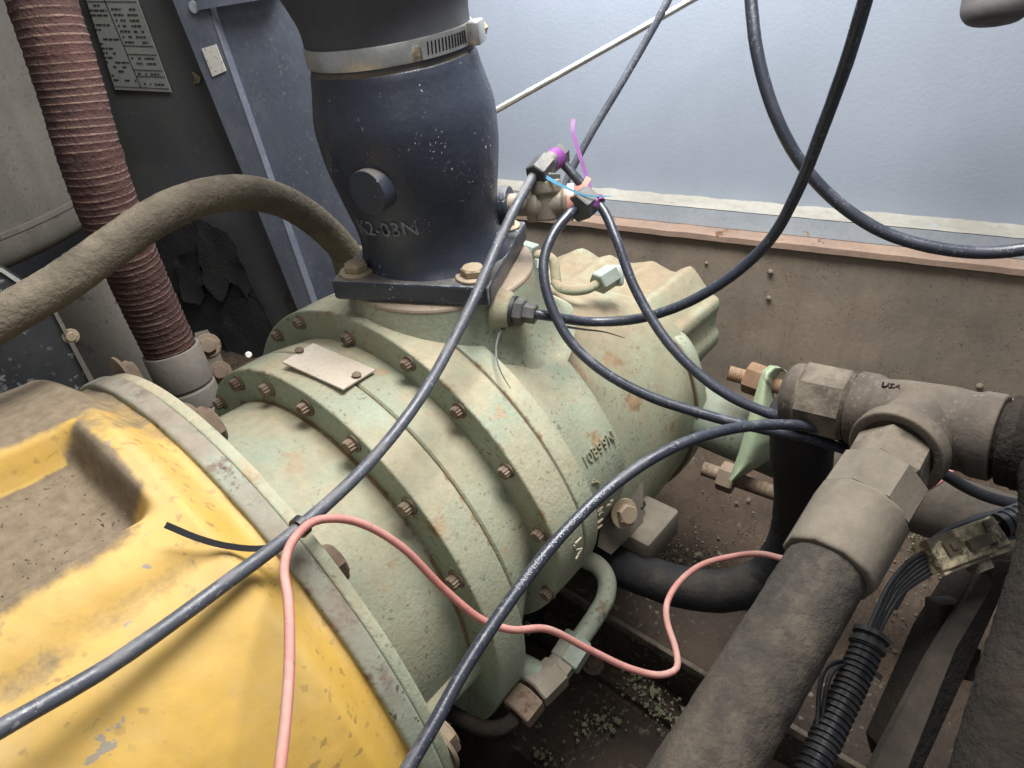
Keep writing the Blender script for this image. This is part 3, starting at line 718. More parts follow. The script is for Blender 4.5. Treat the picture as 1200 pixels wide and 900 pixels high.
# foot bracket below the rear barrel
fc = P(738, 640, .66)
fb = part('foot_bracket', prism([P(706, 600, .665), P(722, 540, .68), P(735, 545, .685), P(742, 575, .685), P(742, 625, .675), P(716, 650, .665), P(700, 640, .66)], XX * .018), FITL, comp)
part('foot_pad', box(P(757, 622, .70), (.060, .042, .035), None, None, .005), FITL, comp)
mb = MB(); lathe([(0, .0065), (.0006, .0065)], P(749, 591, .692), ZZ, 20, mb); part('foot_hole', mb, IRONK, comp)
place('foot_bolt', BHEXT, comp, P(731, 602, .655), (CAMV - P(731, 602, .655)).normalized() * .6 + Vector((.1, -.7, .1)), .4, 1.0)
# pedestal that carries the barrel
part('pedestal', box((.06, .02, (FLZ - .15) / 2 - .0), (.16, .16, abs(FLZ) - .15), None, None, .006), IRONK, comp)
part('pedestal', box((-.10, .03, (FLZ - .13) / 2), (.05, .12, abs(FLZ) - .13), None, None, .006), IRONK, comp)

# ------------------------------------------------------------------ yellow housing
yel = thing('gear_housing', 'dusty yellow cast gear housing bolted to the green compressor', 'gear housing', (-.33, 0, FLZ))
def sst(a, b, x):
    t = max(0, min(1, (x - a) / (b - a))); return t * t * (3 - 2 * t)
def yr(x): return .2335 + .022 * sst(.180, .205, -x) + .004 * sst(.205, .30, -x)
def yfn(u, v):
    x = -.175 - .36 * u**1.25; th = -150 + 250 * v
    r = yr(x)
    pk = sst(.213, .226, -x) * sst(-24.0, -20.5, th) * (1 - sst(-5.0, -1.5, th))
    crease = math.exp(-((th + 32) / 2.4)**2) * .004 * sst(.19, .24, -x)
    flat = .004 * math.cos(R((th + 50) * 5)) * (1 if -68 < th < -32 else 0) * sst(.2, .26, -x)
    r += -.025 * pk - crease + flat * .5
    p = Vector((x, r * math.sin(R(th)), r * math.cos(R(th))))
    p += p.normalized() * .0012 * noise.fractal(p * 30, 1, 2, 3)
    d = sst(.80, .97, pk)
    inx = sst(.205, .215, -x)
    d = max(d, .75 * inx * (1 - sst(.226, .232, -x)) * sst(-22, -19, th) * (1 - sst(-4, -2, th)))
    d = max(d, sst(-3.2, -1.0, th) * (.62 + .35 * sst(.19, .215, -x)))
    d = max(d, .52 * sst(-15, -5, th) * (1 - sst(.212, .216, -x)))
    d = max(d, .50 * math.exp(-((th + 32) / 2.6)**2) * sst(.20, .23, -x))
    d = max(d, .66 * math.exp(-((th + 23.5) / 2.6)**2) * sst(.215, .235, -x))
    d = max(d, .48 * sst(.27, .36, -x) * sst(-44, -28, th))
    d = max(d, .44 * (1 - sst(.178, .188, -x)) * sst(-38, -6, th))
    return (p, d)
part('casting', grid(yfn, 150, 330), YELLOW, yel, 60)
part('mating_flange', lx_([(-.177, .20), (-.177, .2375), (-.1622, .2375), (-.1622, .19)], 150, .003), FLANGEG, yel)
part('closing_plate', lathe([(-.535, .258), (-.536, .02)], Z0, XX, 60), YELLOW, yel)
part('bearing_pedestal', box((-.42, .0, -.22), (.16, .30, .14), None, None, .01), IRONK, yel)
part('compressor_mating_ring', lx_([(-.1620, .15), (-.1620, .2350), (-.1535, .2350), (-.1535, .15)], 150, .002), GREEN, comp)
for px, py, s in ((243, 503, 1.6), (387, 662, 1.45), (517, 864, 1.45), (154, 441, 1.3)):
    q = on(px, py, 0, -.147); d = Vector((0, q.y, q.z)); d = d.normalized() * min(d.length, .2385)
    place('flange_bolt', BHEX, yel, d + XX * -.1533, XX, random.random(), s)
# crumbs lying in the pocket
rr = random.Random(11); mb = MB()
for k in range(300):
    x = -rr.uniform(.228, .37); th = rr.uniform(-22, -4); r = yr(x) - .0248
    if k % 3 == 0: th = rr.gauss(-23.5, 1.0); r = yr(x) - .0015
    c = Vector((x, r * math.sin(R(th)), r * math.cos(R(th)))); s = rr.uniform(.0003, .0008) * (2 if rr.random() < .12 else 1)
    vs = [c + Vector((rr.gauss(0, 1), rr.gauss(0, 1), rr.gauss(0, .6))).normalized() * s * rr.uniform(.7, 1.6) for _ in range(5)]
    mb.add(vs, [(0, 1, 2), (0, 2, 3), (0, 3, 1), (4, 1, 2), (4, 2, 3), (4, 3, 1)])
single('loose_grit', mb, FITL, 'loose grit lying in the dusty pocket of the yellow housing', 'grit', kind='stuff')

# ================================================================== INTAKE VALVE
iv = thing('intake_valve', 'black cast intake valve body bolted by a square flange on top', 'valve', (IC.x, IC.y, PZ))
A, B, C = on(392, 352, 2, PZ), on(573, 361, 2, PZ), on(613, 279, 2, PZ)
ctr = (A + C) / 2
e1 = (B - A).normalized(); side_ = ((B - A).length + (C - B).length) / 2 * 1.0
e2 = Vector((-e1.y, e1.x, 0))
if e2.dot(C - B) < 0: e2 = -e2
pl_h = .018
ctr = A + e1 * side_ / 2 + e2 * side_ / 2
bm_ = densebox(ctr + ZZ * (PZ + pl_h / 2 - ctr.z), (side_, side_, pl_h), (e1, e2, ZZ), .0035)
part('base_flange', bm_, BLACKP, iv)
top = Vector((ctr.x, ctr.y, PZ + pl_h))
tilt = (-RIGHT); tilt.z = 0; tilt.normalize()
ax = (ZZ + tilt * .062).normalized()
body = [(-.004, .062), (.010, .0590), (.022, .0590), (.045, .0632), (.075, .0692), (.098, .0722), (.120, .0725), (.133, .0705), (.1455, .0665), (.150, .064), (.150, .055)]
def cr(pr, n=6):
    c = catmull([Vector((a, b, 0)) for a, b in pr], .0035); return [(p.x, p.y) for p in c]
vb = part('body', lathe(roundp([(-.004, .065), (.004, .0600), (.016, .0575), (.030, .0580), (.060, .0640), (.084, .0682), (.114, .0692), (.1385, .0630), (.1460, .0618), (.1500, .0605), (.150, .05)], .010, 6), top, ax, 110), BLACKP, iv)
for s1 in (-1, 1):
    for s2 in (-1, 1):
        place('flange_bolt', BHEXT, iv, top + e1 * s1 * (side_ / 2 - .0165) + e2 * s2 * (side_ / 2 - .0165), ZZ, random.random(), .98)
# plugged boss on the body
bo = P(432, 226, .52); bdir = (bo - (top + ax * .07)); bdir.z *= .2; bdir.normalize()
bo2 = top + ax * ((bo - top).dot(ax))
ray = onplane(430, 226, bo2 + bdir * .0735, bdir)
part('boss', lathe(roundp([(-.030, .0168), (0, .0158), (0.0005, .0152), (.0005, 0)], .0012, 3), ray, bdir, 40), BLACKP, vb)
# raised lettering round the foot of the body
vs, fs = textpts('K2-03N', .017, .0010)
xs = [v.x for v in vs]; wd = max(xs)
tl = P(447, 270, .53); zl = (tl - top).dot(ax)
od = (tl - top - ax * zl).normalized(); ud = ax.cross(od)
rl = .0602
out = []
for v in vs:
    a = (v.x - wd / 2) / rl
    rr_ = rl + v.z + .12 * (v.y) + .0002
    out.append(top + ax * (zl - .006 + v.y) + (od * math.cos(a) + ud * math.sin(a)) * rr_)
part('raised_lettering', MB().add(out, fs), BLACKW, vb, 20)
# side port
sp0 = P(560, 241, .600); sp1 = P(598, 240, .592)
part('side_port', lathe(roundp([(0, .0165), ((sp1 - sp0).length - .001, .0155), ((sp1 - sp0).length, .0150), ((sp1 - sp0).length, .006)], .0015, 3), sp0, sp1 - sp0, 40), BLACKP, vb)

# rubber intake boot with its clamp
boot = thing('intake_boot', 'wide black rubber intake boot pushed onto the valve', 'hose', tuple(top + ax * .14))
bt_ = top + ax * .139
bprof = [(0, .0585), (.001, .0600), (.012, .0598), (.026, .0597), (.040, .0603), (.052, .0640), (.066, .069), (.085, .072), (.20, .075)]
part('boot_sleeve', lathe([(0, .055)] + cr(bprof), bt_, ax, 96, dirt=lambda t, r: .55 if t < .014 else .05), RUBBER, boot)
hc = thing('hose_clamp', 'shiny steel worm-drive clamp around the rubber intake boot', 'clamp', tuple(bt_ + ax * .016))
part('band', lathe(roundp([(.0150, .0596), (.0150, .0610), (.0285, .0610), (.0285, .0596)], .0006, 2), bt_, ax, 96), STEEL, hc)
cp = bt_ + ax * .0217
sd = (RIGHT - ax * RIGHT.dot(ax)).normalized(); fd_ = ax.cross(sd)
if fd_.dot(FWD) > 0: fd_ = -fd_
def cl(a, r): return cp + (sd * math.cos(R(a)) + fd_ * math.sin(R(a))) * r
# perforated strap end: curved plate with slots
def strap(u, v):
    a = 62 - 44 * u; return cl(a, .0622) + ax * (-.0062 + .0124 * v)
mb = grid(strap, 14, 3)
part('strap_end', mb, STEEL, hc)
mb = MB()
for k in range(13):
    a = 58 - 2.7 * k
    p, q = cl(a, .0626) + ax * -.0040, cl(a - .9, .0626) + ax * .0040
    tube([p, q], .00042, 6, .01, mb)
part('strap_slots', mb, IRONK, hc)
s0, s1 = cl(20, .0658), cl(4, .0658); sdv = (s1 - s0).normalized()
part('screw_housing', box((s0 + s1) / 2, ((s1 - s0).length, .009, .015), (sdv, ax.cross(sdv).normalized(), ax), None, .0015), STEEL, hc)
part('clamp_screw', hexp(s1 - sdv * .001, s1 + sdv * .007, .0052), BOLTT, hc)

# ================================================================== HOSES AND TUBES
def PP(l): return [P(*q) for q in l]
def ribbon(pts, w, t, mb=None, step=.004, up=None, taper=False):
    """flat strip along pts, width w across the view, thickness t"""
    mb = mb or MB(); c = catmull(pts, step); fr = frames(c); vs = []
    for i, p in enumerate(c):
        T = fr[i][0]; n = (CAMV - p).normalized() if up is None else Vector(up)
        s = T.cross(n).normalized(); n = s.cross(T).normalized()
        k = w * (1 - (.75 * i / (len(c) - 1) if taper else 0)) / 2
        for a, b in ((-1, -1), (1, -1), (1, 1), (-1, 1)): vs.append(p + s * k * a + n * t / 2 * b)
    m = len(c); fs = [(i * 4 + k, i * 4 + (k + 1) % 4, i * 4 + 4 + (k + 1) % 4, i * 4 + 4 + k) for i in range(m - 1) for k in range(4)]
    fs += [(3, 2, 1, 0), (m * 4 - 4, m * 4 - 3, m * 4 - 2, m * 4 - 1)]
    return mb.add(vs, fs)
def loop(c, axis, r, w, t, mb=None):
    return lathe([(-w / 2, r), (-w / 2, r + t), (w / 2, r + t), (w / 2, r)], c, axis, 32, mb)

# --- brown dust-caked hose
h1 = thing('brown_hose', 'thick brown dust-caked hose arching from the left to the valve', 'hose', tuple(P(200, 250, .52)))
hp = [(-90, 430, .41), (-40, 400, .42), (0, 374, .43), (60, 339, .45), (120, 298, .475), (180, 256, .50), (235, 232, .53), (290, 226, .57), (340, 240, .62), (382, 270, .67), (408, 300, .70), (416, 318, .715)]
part('hose_body', tube(PP(hp), lambda s, L: .0127 + .0018 * min(1, s / L), 40, .003, amp=.0005, ascale=170), HOSEB, h1)
ca, cb = P(408, 296, .70), P(417, 328, .718)
part('end_ferrule', cyl(ca, cb, .0175, 32), FITL, h1)
part('end_fitting', hexp(P(416, 316, .712), P(420, 345, .725), .019), FITD, h1)

# --- red corrugated duct
rh = thing('red_duct_hose', 'red-brown wire-ribbed duct hose standing at the left edge', 'hose', tuple(P(235, 495, .88)))
rp = [(25, -70, .66), (42, -20, .665), (62, 40, .68), (86, 115, .705), (108, 190, .73), (134, 262, .765), (170, 345, .82), (203, 416, .87)]
cl_ = catmull(PP(rp), .0014)
per = .0074
def rr_f(s, L):
    k = (s % per) / per; return .0300 + .0007 * math.exp(-((k - .5) / .16)**2)
def rd_f(s, L):
    k = (s % per) / per; return 1.0 * math.exp(-((k - .5) / .11)**2)
part('ribbed_sleeve', tube(cl_, rr_f, 40, raw=True, amp=.0009, ascale=110, dirt=rd_f), REDH, rh, 60)
c0_, c1_ = P(200, 409, .865), P(250, 520, .93); cd_ = (c1_ - c0_).normalized(); Lc = (c1_ - c0_).length
part('cuff', lathe(roundp([(0, .030), (0, .0335), (.048, .0335), (.049, .0315), (.052, .0315), (.053, .0335), (.078, .0330), (.079, .0318), (.081, .0318), (.082, .033), (Lc, .033), (Lc, .02)], .001, 2), c0_, cd_, 48), CUFF, rh)
single('steel_pipe_stub', cyl(c1_, Vector((c1_.x + .01, c1_.y - .01, FLZ)), .030, 32), CUFF, 'tan pipe stub under the red duct hose cuff', 'pipe')
br = thing('strap_bracket', 'dusty steel strap bracket with two bolts right of the red hose cuff', 'bracket', tuple(P(255, 450, .93)))
bnn = (CAMV - P(250, 420, .93)).normalized()
def bq(px, py): return onplane(px, py, P(250, 420, .93), bnn)
part('strap', prism([bq(228, 390), bq(243, 386), bq(252, 398), bq(268, 440), bq(266, 462), bq(250, 470), bq(238, 440)], -bnn * .012), FITL, br)
place('bolt', BHEX, br, bq(244, 405), bnn, .3, 1.1); place('bolt', BHEX, br, bq(258, 436), bnn, .1, 1.0)
single('white_plug', lathe([(0, .002), (.002, .0042), (.006, .0042), (.008, .003)], P(291, 416, .86), bnn, 16), WHITEP, 'tiny white plastic plug beyond the front flange of the compressor', 'plug')

# --- nylon air tubes
def airtube(pts, r, m, label, name='air_tube', group=None):
    return single(name, tube(PP(pts), r, 18, .004, amp=.00012, ascale=90), m, label, 'tube', group)
t1p = [(638, 190, .575), (626, 205, .568), (606, 240, .556), (588, 276, .545), (548, 366, .515), (494, 464, .482), (432, 543, .445), (356, 614, .402), (250, 694, .355), (130, 779, .315), (0, 854, .282), (-70, 893, .265)]
t1 = thing('air_tube', 'long grey-black nylon tube running diagonally from the valve to the lower left', 'tube', tuple(P(356, 614, .402)))
part('tube_wall', tube(PP(t1p), .0040, 20, .004, amp=.00012, ascale=90), TUBED, t1)
t2p = [(677, 243, .575), (668, 250, .570), (648, 275, .562), (637, 308, .556), (643, 350, .551), (667, 398, .548), (705, 434, .543), (760, 464, .538), (830, 487, .532), (895, 503, .525), (950, 514, .52), (1000, 530, .52)]
airtube(t2p, .0040, TUBE, 'black nylon tube looping down from the hex nut past the green barrel')
t3p = [(648, 184, .59), (660, 192, .592), (690, 226, .59), (708, 248, .583), (722, 280, .575), (746, 342, .566), (790, 410, .552), (845, 458, .54), (900, 484, .532), (960, 500, .526), (1005, 522, .525)]
airtube(t3p, .0040, TUBE, 'black nylon tube tied with the violet tie running down to the pipe tee')
t4p = [(612, 369, .606), (640, 374, .60), (690, 377, .593), (745, 374, .585), (800, 357, .565), (858, 323, .54), (903, 280, .515), (934, 225, .485), (964, 150, .445), (993, 70, .41), (1014, 0, .385), (1028, -50, .37)]
pass
t5p = [(876, -60, .52), (880, 0, .52), (887, 60, .52), (906, 128, .525), (938, 190, .53), (985, 240, .53), (1040, 274, .525), (1100, 291, .515), (1160, 296, .505), (1230, 288, .49)]
airtube(t5p, .0047, TUBE, 'black nylon tube hanging from the top and bending right along the wall')
t6p = [(440, 965, .335), (478, 900, .352), (508, 850, .366), (545, 783, .386), (592, 712, .408), (652, 634, .432), (720, 568, .455), (790, 524, .475), (860, 502, .492), (930, 498, .505), (985, 508, .514), (1010, 520, .52)]
t6 = thing('air_tube', 'black nylon tube with white printing curving from the bottom to the pipe tee', 'tube', tuple(P(592, 712, .408)))
part('tube_wall', tube(PP(t6p), .0039, 20, .004, amp=.0001, ascale=90), TUBE, t6)
c6 = catmull(PP(t6p), .002); L6 = [0]
for i in range(1, len(c6)): L6.append(L6[-1] + (c6[i] - c6[i - 1]).length)
def at6(s):
    i = max(1, min(len(L6) - 1, next((k for k, l in enumerate(L6) if l >= s), len(L6) - 1)))
    f = (s - L6[i - 1]) / max(1e-6, L6[i] - L6[i - 1]); return c6[i - 1].lerp(c6[i], f), (c6[i] - c6[i - 1]).normalized()
si = min(range(len(c6)), key=lambda i: (c6[i] - P(607, 693, .414)).length)
vs, fs = textpts('PARFLEX   N 1/4 O.D. x .040 W', .0046, .00008); out = []
for v in vs:
    p, T = at6(L6[si] + v.x * 1.5); n = (CAMV - p); n = (n - T * n.dot(T)).normalized(); up = n.cross(T)
    if up.dot(UP) < 0: up = -up
    a = (v.y - .0008) / .0041; out.append(p + (n * math.cos(a) + up * math.sin(a)) * (.00412 + v.z))
part('printing', MB().add(out, fs), PRINT, t6)
single('background_cable', tube(PP([(800, -40, .80), (783, 0, .81), (757, 48, .83), (722, 108, .85), (692, 158, .87), (664, 212, .89), (650, 250, .90)]), .0045, 14, .006), TUBED, 'thin dark cable dropping behind the violet tie', 'cable')
single('grey_rod', tube(PP([(560, 142, .97), (578, 131, .96), (690, 68, .93), (812, -1, .90), (880, -40, .88)]), .0046, 14, .01), STEEL, 'thin grey rod slanting across the pale wall behind the valve', 'rod')

# --- pink-red wire
wp = [(322, 950, .265), (328, 900, .277), (334, 850, .29), (339, 780, .312), (338, 705, .34), (333, 665, .36), (343, 634, .378), (368, 611, .395), (400, 608, .405), (432, 617, .415), (472, 642, .425), (520, 690, .44), (566, 727, .452), (600, 738, .462), (640, 737, .475), (690, 761, .49), (740, 784, .50), (775, 791, .505), (793, 783, .51), (792, 762, .52), (782, 730, .535), (781, 710, .545), (792, 687, .56), (820, 663, .58), (858, 652, .592), (892, 649, .575), (925, 656, .565), (955, 655, .57), (1000, 630, .62), (1050, 598, .66), (1080, 577, .655), (1104, 562, .65), (1150, 512, .66), (1180, 474, .64), (1230, 462, .62)]
single('red_wire', tube(PP(wp), .0025, 16, .004), WIREP, 'pink-red insulated wire snaking across the front of the machine', 'wire')

# --- cable ties
zk = thing('cable_tie', 'black cable tie binding the long tube to the pink wire, tail on yellow', 'cable tie', tuple(P(352, 616, .40)))
dirv = (P(356, 614, .402) - P(432, 543, .445)).normalized()
part('loop', loop(P(352, 617, .4005), dirv, .0049, .0048, .0014), TIEK, zk)
part('tail', ribbon(PP([(342, 622, .398), (318, 640, .392), (300, 643, .388), (262, 639, .378), (230, 630, .370), (194, 615, .362)]), .0034, .0013), TIEK, zk)
zv = thing('cable_tie', 'violet cable tie standing up beside the hex nut', 'cable tie', tuple(P(697, 240, .575)))
part('tail', ribbon(PP([(672, 140, .585), (671, 152, .584), (674, 164, .583), (682, 190, .580), (690, 216, .577), (696, 238, .574)]), .0034, .0012), TIEV, zv)
part('head', box(P(697, 238, .571), (.0062, .005, .007), (RIGHT, FWD, UP), None, .0008), TIEV, zv)
part('loop', loop(P(700, 236, .586), (P(722, 280, .575) - P(690, 226, .59)), .0050, .0042, .0012), TIEV, zv)
zb = thing('cable_tie', 'sky blue cable tie around the tube end at the elbow nut', 'cable tie', tuple(P(628, 202, .57)))
part('loop', loop(P(628, 202, .5685), (P(606, 240, .556) - P(626, 205, .568)), .0049, .0030, .0011), TIEB, zb)
part('tail', ribbon(PP([(638, 206, .566), (650, 213, .565), (668, 222, .564), (686, 229, .564), (700, 230, .565), (716, 230, .567)]), .0028, .0011, taper=True), TIEB, zb)
zp = thing('cable_tie', 'salmon cable tie wrapped on the dusty fitting behind the violet tie', 'cable tie', tuple(P(668, 234, .58)))
part('loop', loop(P(669, 236, .583), (P(672, 238, .58) - P(615, 240, .585)), .0128, .0055, .0014), TIEP, zp)
part('tail', ribbon(PP([(674, 222, .578), (683, 219, .577), (690, 208, .577)]), .0046, .0012), TIEP, zp)

# --- fittings on the valve's side port
ft_ = thing('tee_fitting', 'small dusty bronze pipe tee screwed into the valve side port', 'fitting', tuple(P(640, 262, .585)))
part('nipple', cyl(P(594, 240, .592), P(626, 240, .588), .0092, 28), BRASSD, ft_)
mb = MB(); a_, b_ = P(618, 240, .588), P(672, 238, .584); Lr = (b_ - a_).length
lathe(roundp([(0, .010), (0, .0142), (.008, .0142), (.010, .0118), (Lr - .010, .0118), (Lr - .008, .0142), (Lr, .0142), (Lr, .01)], .001, 2), a_, b_ - a_, 32, mb)
part('run', mb, BRASSD, ft_)
a_, b_ = P(641, 258, .590), P(638, 210, .578); Lr = (b_ - a_).length
part('branch', lathe(roundp([(0, .004), (0.001, .0115), (Lr - .012, .0108), (Lr - .010, .0132), (Lr, .0132), (Lr, .008)], .0015, 3), a_, b_ - a_, 32), BRASSD, ft_)
el = thing('elbow_fitting', 'dark nickel elbow fitting on top of the bronze tee', 'fitting', tuple(P(640, 212, .58)))
part('stem', hexp(P(640, 215, .579), P(640, 203, .577), .0118), NUTD, el)
part('elbow_body', tube(PP([(640, 208, .578), (640, 196, .577), (646, 188, .582)]), .0082, 20, .003), NUTD, el)
part('nut', hexp(P(640, 190, .576), P(627, 206, .566), .0096), NUTD, el)
part('tube_sleeve', cyl(P(653, 184, .59), P(643, 192, .580), .0088, 24), TIEV, el, label='lilac plastic sleeve ring')
part('rear_nut', hexp(P(657, 180, .596), P(651, 186, .590), .0100), NUTD, el)
e2f = thing('elbow_fitting', 'dark nickel hex nut elbow at the right end of the bronze tee', 'fitting', tuple(P(688, 246, .58)))
part('elbow_body', tube(PP([(668, 238, .585), (682, 236, .583), (688, 238, .580)]), .0100, 20, .003), NUTD, e2f)
part('nut', hexp(P(690, 233, .582), P(676, 245, .571), .0125), NUTD, e2f)
# port on the boss side with its nut
d0 = .50
while d0 < .66:
    q = P(598, 364, d0)
    if (Vector((q.x, q.y)) - IC.xy).length < .0855 and q.z < .225: break
    d0 += .001
pdir = Vector((q.x - IC.x, q.y - IC.y, .0)).normalized() * .55 + RIGHT * .8; pdir.normalize()
pf = thing('port_fitting', 'dark tube fitting screwed into a rusty port below the valve flange', 'fitting', tuple(q))
part('seat', lathe(roundp([(0, .018), (.012, .0150), (.014, .011), (.014, .004)], .003, 3), q - pdir * .012, pdir, 36), GREENR, pf)
part('nut', hexp(q, q + pdir * .012, .0112), NUTD, pf)
part('sleeve_nut', hexp(q + pdir * .011, q + pdir * .022, .0080), NUTD, pf)
t4w = [q + pdir * .016, q + pdir * .030] + PP(t4p[2:])
single('air_tube', tube(t4w, .0041, 18, .004, amp=.00012, ascale=90), TUBE, 'black nylon tube curving from the barrel port up to the top right', 'tube')
PORT, PDIR = q.copy(), pdir.copy()
zt = thing('cable_tie', 'thin black cable tie on the barrel port, tail hanging down the green barrel', 'cable tie', tuple(P(596, 380, .60)))
part('loop', loop(PORT + PDIR * .003, PDIR, .0113, .003, .001), TIEK, zt)
part('tail', ribbon([PORT - UP * .0115, P(588, 386, d0 - .004), P(582, 402, d0 - .008), P(582, 420, d0 - .014), P(588, 438, d0 - .022), P(598, 455, d0 - .030)], .0022, .0010, taper=True), TIEK, zt)
part('tail_end', ribbon(PP([(664, 383, .605), (684, 386, .603), (708, 389, .602), (732, 396, .602)]), .0022, .0010, taper=True), TIEK, zt)
# small line behind the valve
sl = thing('oil_line', 'short rusty oil line with pale elbow nut on the ribbed cover', 'oil line', tuple(P(690, 340, .70)))
part('line', tube(PP([(650, 330, .70), (656, 337, .695), (670, 341, .69), (688, 339, .69), (702, 331, .695), (712, 324, .70)]), .0046, 16, .003), GREENR, sl)
part('elbow_nut', hexp(P(700, 333, .693), P(719, 321, .703), .0115), ZINC, sl)
part('elbow_block', box(P(722, 323, .706), (.014, .014, .020), (RIGHT, FWD, UP), None, .002), ZINC, sl)
sl2 = thing('oil_line', 'stub of pale hex fitting and rusty line behind the valve flange', 'oil line', tuple(P(632, 305, .70)))
part('nut', hexp(P(612, 294, .71), P(628, 299, .70), .011), ZINC, sl2)
part('line', tube(PP([(626, 298, .702), (640, 300, .70), (648, 305, .70), (650, 313, .70), (652, 332, .70)]), .0050, 16, .003), GREENR, sl2)
part('lower_nut', hexp(P(626, 312, .69), P(640, 315, .695), .0085), ZINC, sl2)

# ================================================================== PIPE TEE AND HYDRAULIC HOSE
te = thing('pipe_tee', 'large dusty iron pipe tee with cast USA lettering on the right', 'pipe tee', tuple(P(1070, 560, .47)))
ta, tb = P(1003, 478, .505), P(1172, 514, .445); td = (tb - ta).normalized(); TL = (tb - ta).length
part('run', lathe(roundp([(0, .018), (0, .0268), (.012, .0268), (.016, .0245), (TL * .36, .0262), (TL * .66, .0272), (TL - .016, .0262), (TL - .012, .0282), (TL, .0282), (TL, .018)], .0022, 3), ta, td, 64, amp=.0004), FITD, te)
ba, bb = P(1088, 490, .475), P(1047, 532, .447); bd = (bb - ba).normalized(); BL = (bb - ba).length
part('branch', lathe(roundp([(0, .024), (BL - .018, .0250), (BL - .012, .0292), (BL, .0292), (BL, .0225), (BL - .004, .0225)], .002, 3), ba, bd, 64, amp=.0004), FITD, te)
def facetext(s, size, px, py, d, ang, m):
    vs, fs = textpts(s, size, .0008); c = P(px, py, d); n = (CAMV - c).normalized()
    u = (RIGHT * math.cos(R(ang)) - UP * math.sin(R(ang))); u = (u - n * u.dot(n)).normalized(); v_ = n.cross(u)
    out = [c + u * v.x + v_ * v.y + n * v.z for v in vs]
    return MB().add(out, fs)
def onrun(px, py, r):
    # nearest point of the tee's run surface under a pixel
    o_ = CAMV; d = (P(px, py, 1) - CAMV).normalized(); dp = d - td * d.dot(td); op = (o_ - ta) - td * (o_ - ta).dot(td)
    A_, B_, C_ = dp.dot(dp), 2 * dp.dot(op), op.dot(op) - r * r; D_ = max(0, B_ * B_ - 4 * A_ * C_)
    return o_ + d * ((-B_ - D_**.5) / 2 / A_)
def runtext(s, size, px, py, r, ext=.0007):
    vs, fs = textpts(s, size, ext); c = onrun(px, py, r); n = (c - ta) - td * (c - ta).dot(td); n.normalize(); u = td; v_ = n.cross(u)
    if v_.dot(UP) < 0: v_ = -v_
    out = []
    for v in vs:
        a = v.y / r; out.append(ta + td * ((c - ta).dot(td) + v.x) + (n * math.cos(a) + v_ * math.sin(a)) * (r + v.z + .0003))
    return MB().add(out, fs)
part('cast_lettering', runtext('USA', .0070, 1031, 453, .0254), IRONK, te, 20)
part('cast_lettering', runtext('10', .0070, 1058, 496, .0264), IRONK, te, 20)
# left adapter
ad = thing('hex_adapter', 'dusty iron hex adapter between the pipe tee and the black hose', 'fitting', tuple(P(950, 500, .52)))
ha, hb = P(1008, 479, .503), P(918, 459, .535); hd = (hb - ha).normalized()
part('thread_neck', cyl(ha - hd * .004, ha + hd * .012, .0225, 40), IRONK, ad)
part('hex_body', hexp(ha + hd * .006, ha + hd * .041, .0272, n=8), FITD, ad)
part('rounded_cap', lathe(cr([(0, .0235), (.005, .0240), (.010, .0215), (.013, .016)]) + [(.0145, .006)], ha + hd * .040, hd, 40), FITD, ad)
part('hose_stem', cyl(P(940, 480, .535), P(938, 545, .575), .0235, 36), HOSEK, ad)
bh = single('black_hose', tube(PP([(940, 500, .555), (940, 540, .575), (938, 590, .60), (925, 640, .625), (895, 678, .645), (850, 692, .655), (800, 688, .665), (740, 668, .685), (690, 645, .71), (640, 615, .74)]), lambda s, L: .0245 - .005 * min(1, s / (.35 * L)), 36, .004, amp=.0006, ascale=120), HOSEK, 'thick black rubber hose bending down from the adapter and under the compressor', 'hose')
# hydraulic hose
hh = thing('hydraulic_hose', 'thick dust-caked hydraulic hose with tan hex coupling at lower right', 'hose', tuple(P(900, 800, .40)))
na, nb = P(1052, 526, .452), P(1034, 560, .440)
part('swivel_nut', hexp(na, nb, .0242, rot=.5), FITD, hh)
part('coupling_hex', hexp(P(1036, 557, .441), P(1008, 600, .428), .0268, n=8, rot=.3), FITL, hh)
part('ferrule', lathe(roundp([(0, .0262), (.002, .0278), (.046, .0272), (.048, .0262), (.048, .02)], .0015, 3), P(1010, 596, .4285), P(968, 668, .408) - P(1010, 596, .4285), 10, rot=.2), FITL, hh)
part('hose_body', tube(PP([(1000, 615, .424), (978, 650, .413), (945, 705, .398), (905, 772, .380), (862, 842, .362), (820, 912, .345), (780, 980, .33)]), .0226, 44, .003, amp=.0007, ascale=150, dirt=lambda s, L: .12 + .30 * s / L), HOSEG, hh)
# elbow and big pipe on the right
rpipe = thing('grimy_pipe', 'large grime-covered dark pipe rising along the right edge', 'pipe', tuple(P(1190, 900, .36)))
part('elbow_collar', lathe(roundp([(0, .020), (0, .0290), (.014, .0290), (.014, .02)], .002, 2), tb + td * .003, td, 48, amp=.0006), IRONK, rpipe)
part('thread_neck', cyl(tb - td * .004, tb + td * .006, .0235, 40), IRONK, rpipe)
part('pipe_body', tube([tb + td * .010, tb + td * .026] + PP([(1262, 560, .41), (1268, 640, .395), (1246, 740, .375), (1218, 840, .36), (1188, 960, .34)]), .0300, 48, .003, amp=.0009, ascale=190), IRONK, rpipe)

